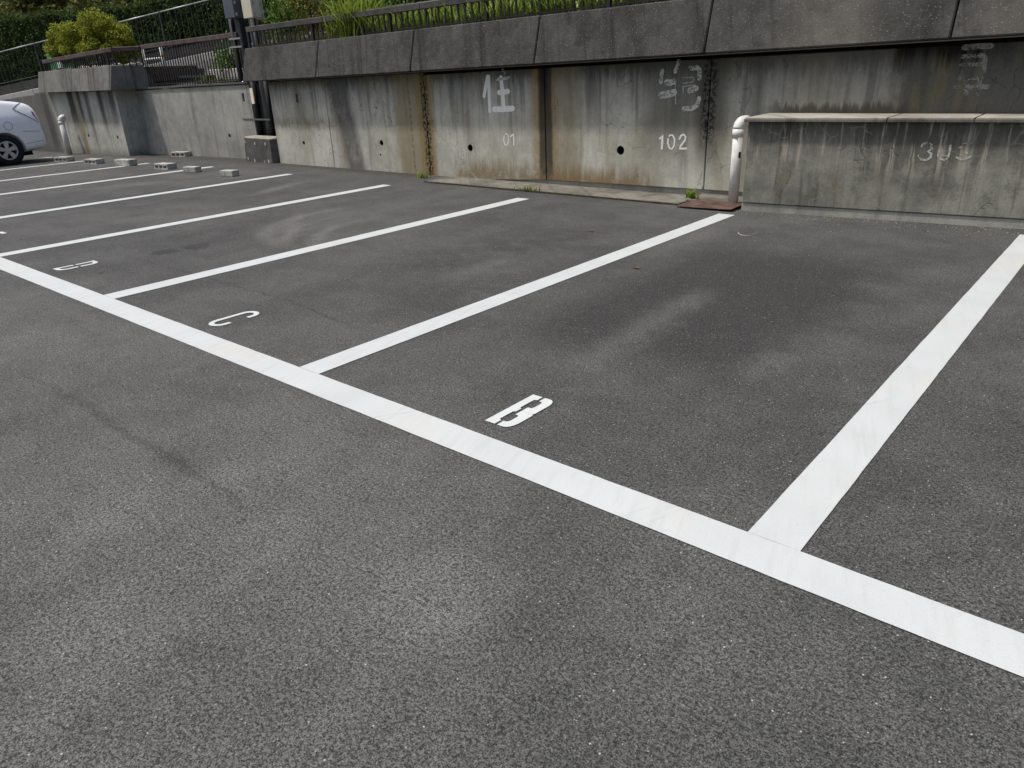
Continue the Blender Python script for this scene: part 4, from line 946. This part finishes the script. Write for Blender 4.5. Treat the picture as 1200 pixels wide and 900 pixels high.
a = onY(70.5, 76, 9.7); bm = NB(); box(bm, (a.x-.12, 9.66, 1.3), (a.x+.14, 9.74, a.z+.25), .02); box(bm, (a.x-.14, 9.65, a.z+.25), (a.x+.16, 9.75, a.z+.28)); tag(mesh_obj('marker_post', bm, MAT['white_enamel']), 'short white post in front of the green container', 'post')

# ================================================================== hollow concrete blocks used as wheel stops
def block_mesh(L=.39, W_=.19, H_=.10, holes=True):
    """lying block: long side along x, holes open on the two long narrow faces"""
    bm = NB()
    if holes:
        # three through holes running along y between webs
        ws = [-L/2, -L/2+.035, -.075, -.045, .045, .075, L/2-.035, L/2]; t = .026
        box(bm, (-L/2, -W_/2, 0), (L/2, W_/2, t)); box(bm, (-L/2, -W_/2, H_-t), (L/2, W_/2, H_))
        for k in range(0, 8, 2): box(bm, (ws[k], -W_/2+.001, t+.0005), (ws[k+1], W_/2-.001, H_-t-.0005))
    else: box(bm, (-L/2, -W_/2, 0), (L/2, W_/2, H_), .008)
    for v in bm.verts: v.co += Vector((random.uniform(-1, 1), random.uniform(-1, 1), 0))*.0015
    return bm
# pixel of left/right bottom end, height, hollow?, label
stops = [((66.5, 187.5), (86.5, 191), 1, 'hollow concrete block wheel stop on the white line beside the silver car'),
         ((101, 190.5), (122, 193.5), 1, 'hollow concrete block wheel stop in the second bay from the silver car, off the line'),
         ((138, 193), (159.5, 195.5), 0, 'solid-faced concrete block on the white line, between two hollow blocks'),
         ((183.5, 197), (206, 199), 1, 'large hollow concrete block beside the smaller solid brick on a white line'),
         ((203, 178.5), (221, 180), 1, 'hollow concrete block against the foot of the set-back wall'),
         ((218.5, 201), (233.5, 202.3), 2, 'small solid concrete brick on the white line beside a hollow block'),
         ((262.5, 205.5), (277, 207.2), 2, 'small solid concrete brick alone in its bay, nearest the footing block')]
for (p, q, kind, lab) in stops:
    a, b = G(*p), G(*q)
    if max(a.y, b.y) > MY-.3: a = onY(*p, MY-.16); b = onY(*q, MY-.16)      # this one stands against the wall
    L = (b-a).length; wpx = math.hypot(q[0]-p[0], q[1]-p[1]); c_ = (a+b)/2; dep = (c_-Vector((0, 0, CAM_H))).dot(FW)
    across = wpx*dep/FPX                          # true width seen across the line of sight
    t = thing('concrete_block', lab, 'block', (c_.x, c_.y, gz(c_.x)), 'concrete blocks used as wheel stops', world=False)
    Lb = {1: .40, 0: .40, 2: .27}[kind]; Wb = {1: .20, 0: .20, 2: .16}[kind]; Hb = {1: .10, 0: .125, 2: .095}[kind]
    bm = block_mesh(Lb, Wb, Hb, kind == 1)
    mesh_obj('body', bm, MAT['block_grey'], t)
    if kind == 1:
        bm = NB(); box(bm, (-Lb/2+.03, -.012, .02), (Lb/2-.03, .012, Hb-.02)); mesh_obj('web', bm, MAT['block_inside'], t)
    t.rotation_euler.z = math.radians({0: 4, 1: 2, 2: 6}[kind] + random.uniform(-6, 6)) + math.radians(12)

# ================================================================== parked car, reversed up to the wall
def build_car(loc, rz):
    t = thing('parked_car', 'pale silver-white hatchback parked with its tail to the wall', 'car', loc, world=False); t.rotation_euler.z = rz
    # x forward from the rear axle, y to the left, z up
    st = [(-.87, .55, .55, .44), (-.862, .62, .66, .39), (-.845, .76, .74, .33), (-.815, .97, .785, .30), (-.785, 1.14, .80, .285), (-.74, 1.255, .815, .275), (-.64, 1.305, .83, .265), (-.4, 1.35, .85, .24), (-.1, 1.40, .868, .20), (.4, 1.455, .872, .18), (.9, 1.485, .872, .17), (1.3, 1.49, .872, .17),
          (1.7, 1.455, .872, .17), (2.1, 1.32, .870, .18), (2.5, 1.12, .865, .19), (2.75, 1.00, .86, .20), (3.1, .90, .845, .22), (3.4, .77, .79, .24), (3.56, .62, .66, .28), (3.62, .46, .50, .34)]
    belt = lambda s: .955 + .03*(1-s/3.5) if s < 2.7 else .93
    rings = []; bm = NB()
    for (s, zt_, hw, zb_) in st:
        bz = min(belt(s), zt_ - .04 if zt_ > .8 else zt_-.02); H = zt_-zb_
        gh = max(0., zt_ - bz)                   # greenhouse height here
        rw_ = hw*.97 - gh*.42
        sh = min(.62, zb_ + H*.55)
        half = [(0, zb_), (hw*.6, zb_), (hw*.90, zb_+.015), (hw*.985, zb_+.09), (hw, sh-.12 if sh-.12 > zb_+.1 else zb_+H*.3), (hw*1.0, sh), (hw*.985, sh+(bz-sh)*.6), (hw*.965, bz), (rw_+.02, bz+gh*.62), (rw_-.03, bz+gh*.86), (rw_*.72, bz+gh*.97), (0, zt_)]
        ring = [bm.verts.new((s, y, z)) for y, z in half] + [bm.verts.new((s, -y, z)) for y, z in half[-2:0:-1]]
        rings.append(ring)
    n = len(rings[0])
    for i in range(len(rings)-1):
        for k in range(n): bm.faces.new((rings[i][k], rings[i+1][k], rings[i+1][(k+1) % n], rings[i][(k+1) % n]))
    bm.faces.new(rings[0]); bm.faces.new(rings[-1][::-1])
    bmesh.ops.recalc_face_normals(bm, faces=bm.faces)
    gl = NB(); gl_faces = []
    def copy_faces(name, cond, mat, off, parent):
        g = NB(); mp = {}
        for f in bm.faces:
            if cond(f):
                vs_ = []
                for v in f.verts:
                    if v not in mp: mp[v] = g.verts.new(v.co + v.normal*off)
                    vs_.append(mp[v])
                g.faces.new(vs_)
        if not g.faces: g.free(); return None
        return mesh_obj(name, g, mat, parent, True)
    gl.free(); bm.normal_update()
    lo = lambda f: (f.calc_center_median())
    def fz_rng(f): return min(v.co.z for v in f.verts), max(v.co.z for v in f.verts)
    bm.verts.index_update(); idx = {v: (i, k) for i, r_ in enumerate(rings) for k, v in enumerate(r_)}
    def is_side(f, k0_, k1_, s0, s1, left):
        ks = [idx[v][1] for v in f.verts]; c_ = lo(f)
        ok = all((k0_ <= k <= k1_) for k in ks) if left else all((k0_ <= n-k <= k1_) for k in ks)
        return ok and s0 < c_.x < s1
    sub = bm.copy()
    for L_ in (True, False): copy_faces('side_window', lambda f: is_side(f, 7, 8, .35, 2.3, L_), MAT['car_glass'], .004, t)
    copy_faces('windscreen', lambda f: all(8 <= min(idx[v][1], n-idx[v][1]) or idx[v][1] == 11 for v in f.verts) and 1.8 < lo(f).x < 2.75 and lo(f).z > 1.0, MAT['car_glass'], .004, t)
    copy_faces('rear_window', lambda f: all(10 <= min(idx[v][1], n-idx[v][1]) or idx[v][1] == 11 for v in f.verts) and -.60 < lo(f).x < .3 and lo(f).z > 1.2, MAT['car_glass'], .004, t)
    body = mesh_obj('body', sub, MAT['car_paint'], t, True); bm.free()
    m = body.modifiers.new('s', 'SUBSURF'); m.levels = m.render_levels = 2
    dg = bpy.context.evaluated_depsgraph_get(); me = bpy.data.meshes.new_from_object(body.evaluated_get(dg)); body.modifiers.clear(); body.data = me
    cut = []
    for s in (0, 2.7):
        for sd_ in (1, -1):
            cb = NB(); tube(cb, [(s, sd_*.60, .325), (s, sd_*1.1, .325)], .375, 40); c_ = mesh_obj('cutter', cb, MAT['car_black'], t); cut.append(c_)
    bpy.context.view_layer.update(); boolean_cut(body, cut)
    for p in body.data.polygons: p.use_smooth = True
    R = .325
    for s in (0, 2.7):
        for sd_ in (1, -1):
            yo = .855*sd_; bm = NB()
            prof = [(.20, -.10), (.215, -.105), (.25, -.112), (R-.025, -.105), (R-.004, -.085), (R, -.05), (R, .05), (R-.004, .085), (R-.025, .105), (.25, .112), (.215, .105), (.20, .10)]
            N_ = 40; rs = []
            for k in range(N_):
                a = 2*math.pi*k/N_; rs.append([bm.verts.new((s+r_*math.cos(a), yo-sd_*.11+w_, R+r_*math.sin(a))) for r_, w_ in prof])
            for k in range(N_):
                for q in range(len(prof)-1): bm.faces.new((rs[k][q], rs[(k+1) % N_][q], rs[(k+1) % N_][q+1], rs[k][q+1]))
            wh = mesh_obj('wheel', bm, MAT['rubber'], t, True)
            bm = NB(); yf = yo - .02*sd_           # alloy rim: outer ring, hub, five broad spokes
            def ringy(r0, r1, y0, y1):
                A_ = [[bm.verts.new((s+r_*math.cos(2*math.pi*k/N_), y_, R+r_*math.sin(2*math.pi*k/N_))) for k in range(N_)] for r_, y_ in ((r1, y0), (r1, y1), (r0, y1), (r0, y0))]
                for a_, b_ in zip(A_, A_[1:]+A_[:1]):
                    for k in range(N_): bm.faces.new((a_[k], a_[(k+1) % N_], b_[(k+1) % N_], b_[k]))
            ringy(.172, .212, yf-.07*sd_, yf); ringy(.0, .045, yf-.05*sd_, yf-.002*sd_)
            for k in range(5):
                a = math.pi/2 + 2*math.pi*k/5; d = Vector((math.cos(a), 0, math.sin(a))); sdv = Vector((-math.sin(a), 0, math.cos(a))); c_ = Vector((s, yf-.006*sd_, R)); y_ = Vector((0, -sd_*.03, 0))
                p = [c_+d*.03-sdv*.028, c_+d*.03+sdv*.028, c_+d*.185+sdv*.055, c_+d*.185-sdv*.055]
                hexa(bm, p + [q+y_ for q in p])
            bmesh.ops.recalc_face_normals(bm, faces=bm.faces)
            mesh_obj('rim', bm, MAT['alloy'], wh)
            bm = NB(); tube(bm, [(s, yf-.075*sd_, R), (s, yf-.10*sd_, R)], .205, 30); mesh_obj('brake_disc', bm, MAT['car_black'], wh)
    bm = NB(); box(bm, (-.55, -.60, .17), (3.3, .60, .30)); mesh_obj('underbody', bm, MAT['car_black'], t)
    return t, body, st
m = MT('car_paint', .28, .5); m.color((.86, .87, .89)); m.b.inputs['Metallic'].default_value = 0; m.b.inputs['Coat Weight'].default_value = .7; m.b.inputs['Coat Roughness'].default_value = .06; MAT['car_paint'] = m.m
m = MT('car_glass', .06, .6); m.color((.012, .014, .016)); MAT['car_glass'] = m.m
simple('car_black', (.008, .008, .009), .7, .2); simple('rubber', (.014, .014, .016), .75, .25); simple('alloy', (.52, .52, .54), .35, .5, .55, var=.08)
m = MT('lamp_lens', .12, .6); m.color((.93, .93, .93)); m.b.inputs['Coat Weight'].default_value = .6; MAT['lamp_lens'] = m.m
m = MT('red_lens', .15, .6); m.color((.45, .02, .02)); MAT['red_lens'] = m.m
wc = G(15, 193.5)
car, body, cst = build_car((wc.x-.86, wc.y, gz(wc.x-.86)+.0), -math.pi/2)
# pieces laid on the car's skin: found by casting a ray at the body from outside
def on_body(x, y, z, dirv):
    ok, l, nrm, _ = body.ray_cast(Vector((x, y, z)) - Vector(dirv)*2, Vector(dirv)); return (l, nrm) if ok else (None, None)
def skin_patch(name, poly_xz, mat, off=.004, sub_=6, sd_=1, parent=None):
    """polygon in side view (x, z), draped on the flank"""
    bm = NB(); cx = sum(p[0] for p in poly_xz)/len(poly_xz); cz = sum(p[1] for p in poly_xz)/len(poly_xz); n = len(poly_xz); rings = []
    for k in range(sub_+1):
        f = k/sub_; ring = []
        for (x, z) in poly_xz:
            q = (cx+(x-cx)*f, cz+(z-cz)*f); l, nr = on_body(q[0], 0, q[1], (0, -sd_, 0))
            if l is None: l, nr = Vector((q[0], sd_*.5, q[1])), Vector((0, sd_, 0))
            ring.append(bm.verts.new(l + nr*off))
        rings.append(ring)
    for a, b in zip(rings, rings[1:]):
        for k in range(n):
            try: bm.faces.new((a[k], a[(k+1) % n], b[(k+1) % n], b[k]))
            except ValueError: pass
    bmesh.ops.remove_doubles(bm, verts=bm.verts, dist=.0005)
    return mesh_obj(name, bm, mat, parent or car, True)
def skin_line(name, pts, w_, mat, sd_=1, off=.002, parent=None):
    bm = NB(); L = []
    for (x, z) in pts:
        l, nr = on_body(x, 0, z, (0, -sd_, 0))
        if l is not None: L.append(l + nr*off)
    if len(L) > 2: tube(bm, L, w_/2, 5)
    return mesh_obj(name, bm, mat, parent or body)
for sd_ in (1, -1):
    tl = skin_patch('tail_lamp', [(-.36, 1.16), (-.48, 1.24), (-.60, 1.275), (-.70, 1.25), (-.75, 1.14), (-.775, 1.0), (-.78, .86), (-.70, .90), (-.58, .99), (-.46, 1.08)], MAT['lamp_lens'], sd_=sd_)
    skin_line('lamp_edge', [(-.36+i*-.042, 1.16-.03*i) for i in range(11)], .012, MAT['car_black'], sd_, .006, tl)
    skin_line('lamp_edge', [(-.36, 1.165), (-.42, 1.205), (-.48, 1.245), (-.54, 1.265), (-.60, 1.28)], .01, MAT['car_black'], sd_, .006, tl)
    skin_patch('reflector', [(-.70, 1.10), (-.735, 1.08), (-.772, .90), (-.755, .92), (-.71, 1.02)], MAT['red_lens'], .008, sd_=sd_, parent=tl)
    skin_line('bumper_seam', [(-.40-.05*i, .70-.004*i) for i in range(8)], .008, MAT['car_black'], sd_)
    skin_line('bumper_seam', [(-.40-.05*i, .43+.006*i) for i in range(9)], .006, MAT['car_black'], sd_)
    for xx in (1.25, 2.2): skin_line('door_gap', [(xx, .30+.06*i) for i in range(11)], .008, MAT['car_black'], sd_)
skin_line('fuel_flap', [(-.14+.085*math.cos(math.radians(a)), .83+.085*math.sin(math.radians(a))) for a in range(0, 361, 15)], .006, MAT['car_black'], 1)

# ================================================================== litter on the asphalt
bm = NB()
for k in range(170):
    q = G(random.uniform(0, 1200), 240 + 660*random.random()**1.3)
    if q.y > 7 or q.y < .4: continue
    res = bmesh.ops.create_icosphere(bm, subdivisions=0 if False else 1, radius=random.uniform(.001, .0032), matrix=Matrix.Translation((q.x, q.y, q.z+.002)))
for k in range(200):                             # grit gathered along the foot of the planter bed
    q = pq(random.uniform(.1, 3), -random.expovariate(6)-.05, .004); bmesh.ops.create_icosphere(bm, subdivisions=1, radius=random.uniform(.002, .006), matrix=Matrix.Translation(q))
tag(mesh_obj('grit', bm, MAT['stone']), 'tiny pale grit scattered over the asphalt', 'grit', kind='stuff')
simple('dead_leaf', (.16, .075, .03), .8, .2, var=.3, sc=30)
for px, lab in (((745, 315), 'small reddish-brown fallen leaf in the bay marked B'), ((692, 271), 'tiny pale fallen leaf in the bay marked C')):
    q = G(*px); bm = NB(); vs_ = [bm.verts.new(q + Vector(v)) for v in ((-.035, 0, .008), (-.01, -.014, .014), (.02, -.012, .012), (.04, .004, .007), (.015, .016, .016), (-.012, .014, .011))]
    bm.faces.new(vs_); r = bmesh.ops.extrude_face_region(bm, geom=bm.faces[:])
    for v in r['geom']:
        if isinstance(v, bmesh.types.BMVert): v.co.z += .001
    tag(mesh_obj('fallen_leaf', bm, MAT['dead_leaf']), lab, 'leaf')
# chalk ring near the planter bed
q = G(876, 272); bm = NB()
P_ = [G(865, 272.5), G(865.5, 274), G(868, 275.6), G(873, 276.6), G(880, 276.4), G(884, 275), G(887, 273)]
tube(bm, [p+Vector((0, 0, .003)) for p in P_], .004, 5); o = mesh_obj('chalk_mark', bm, MAT['slab_concrete'], lot)
for o in C.objects:
    if '_w' in o: del o['_w']
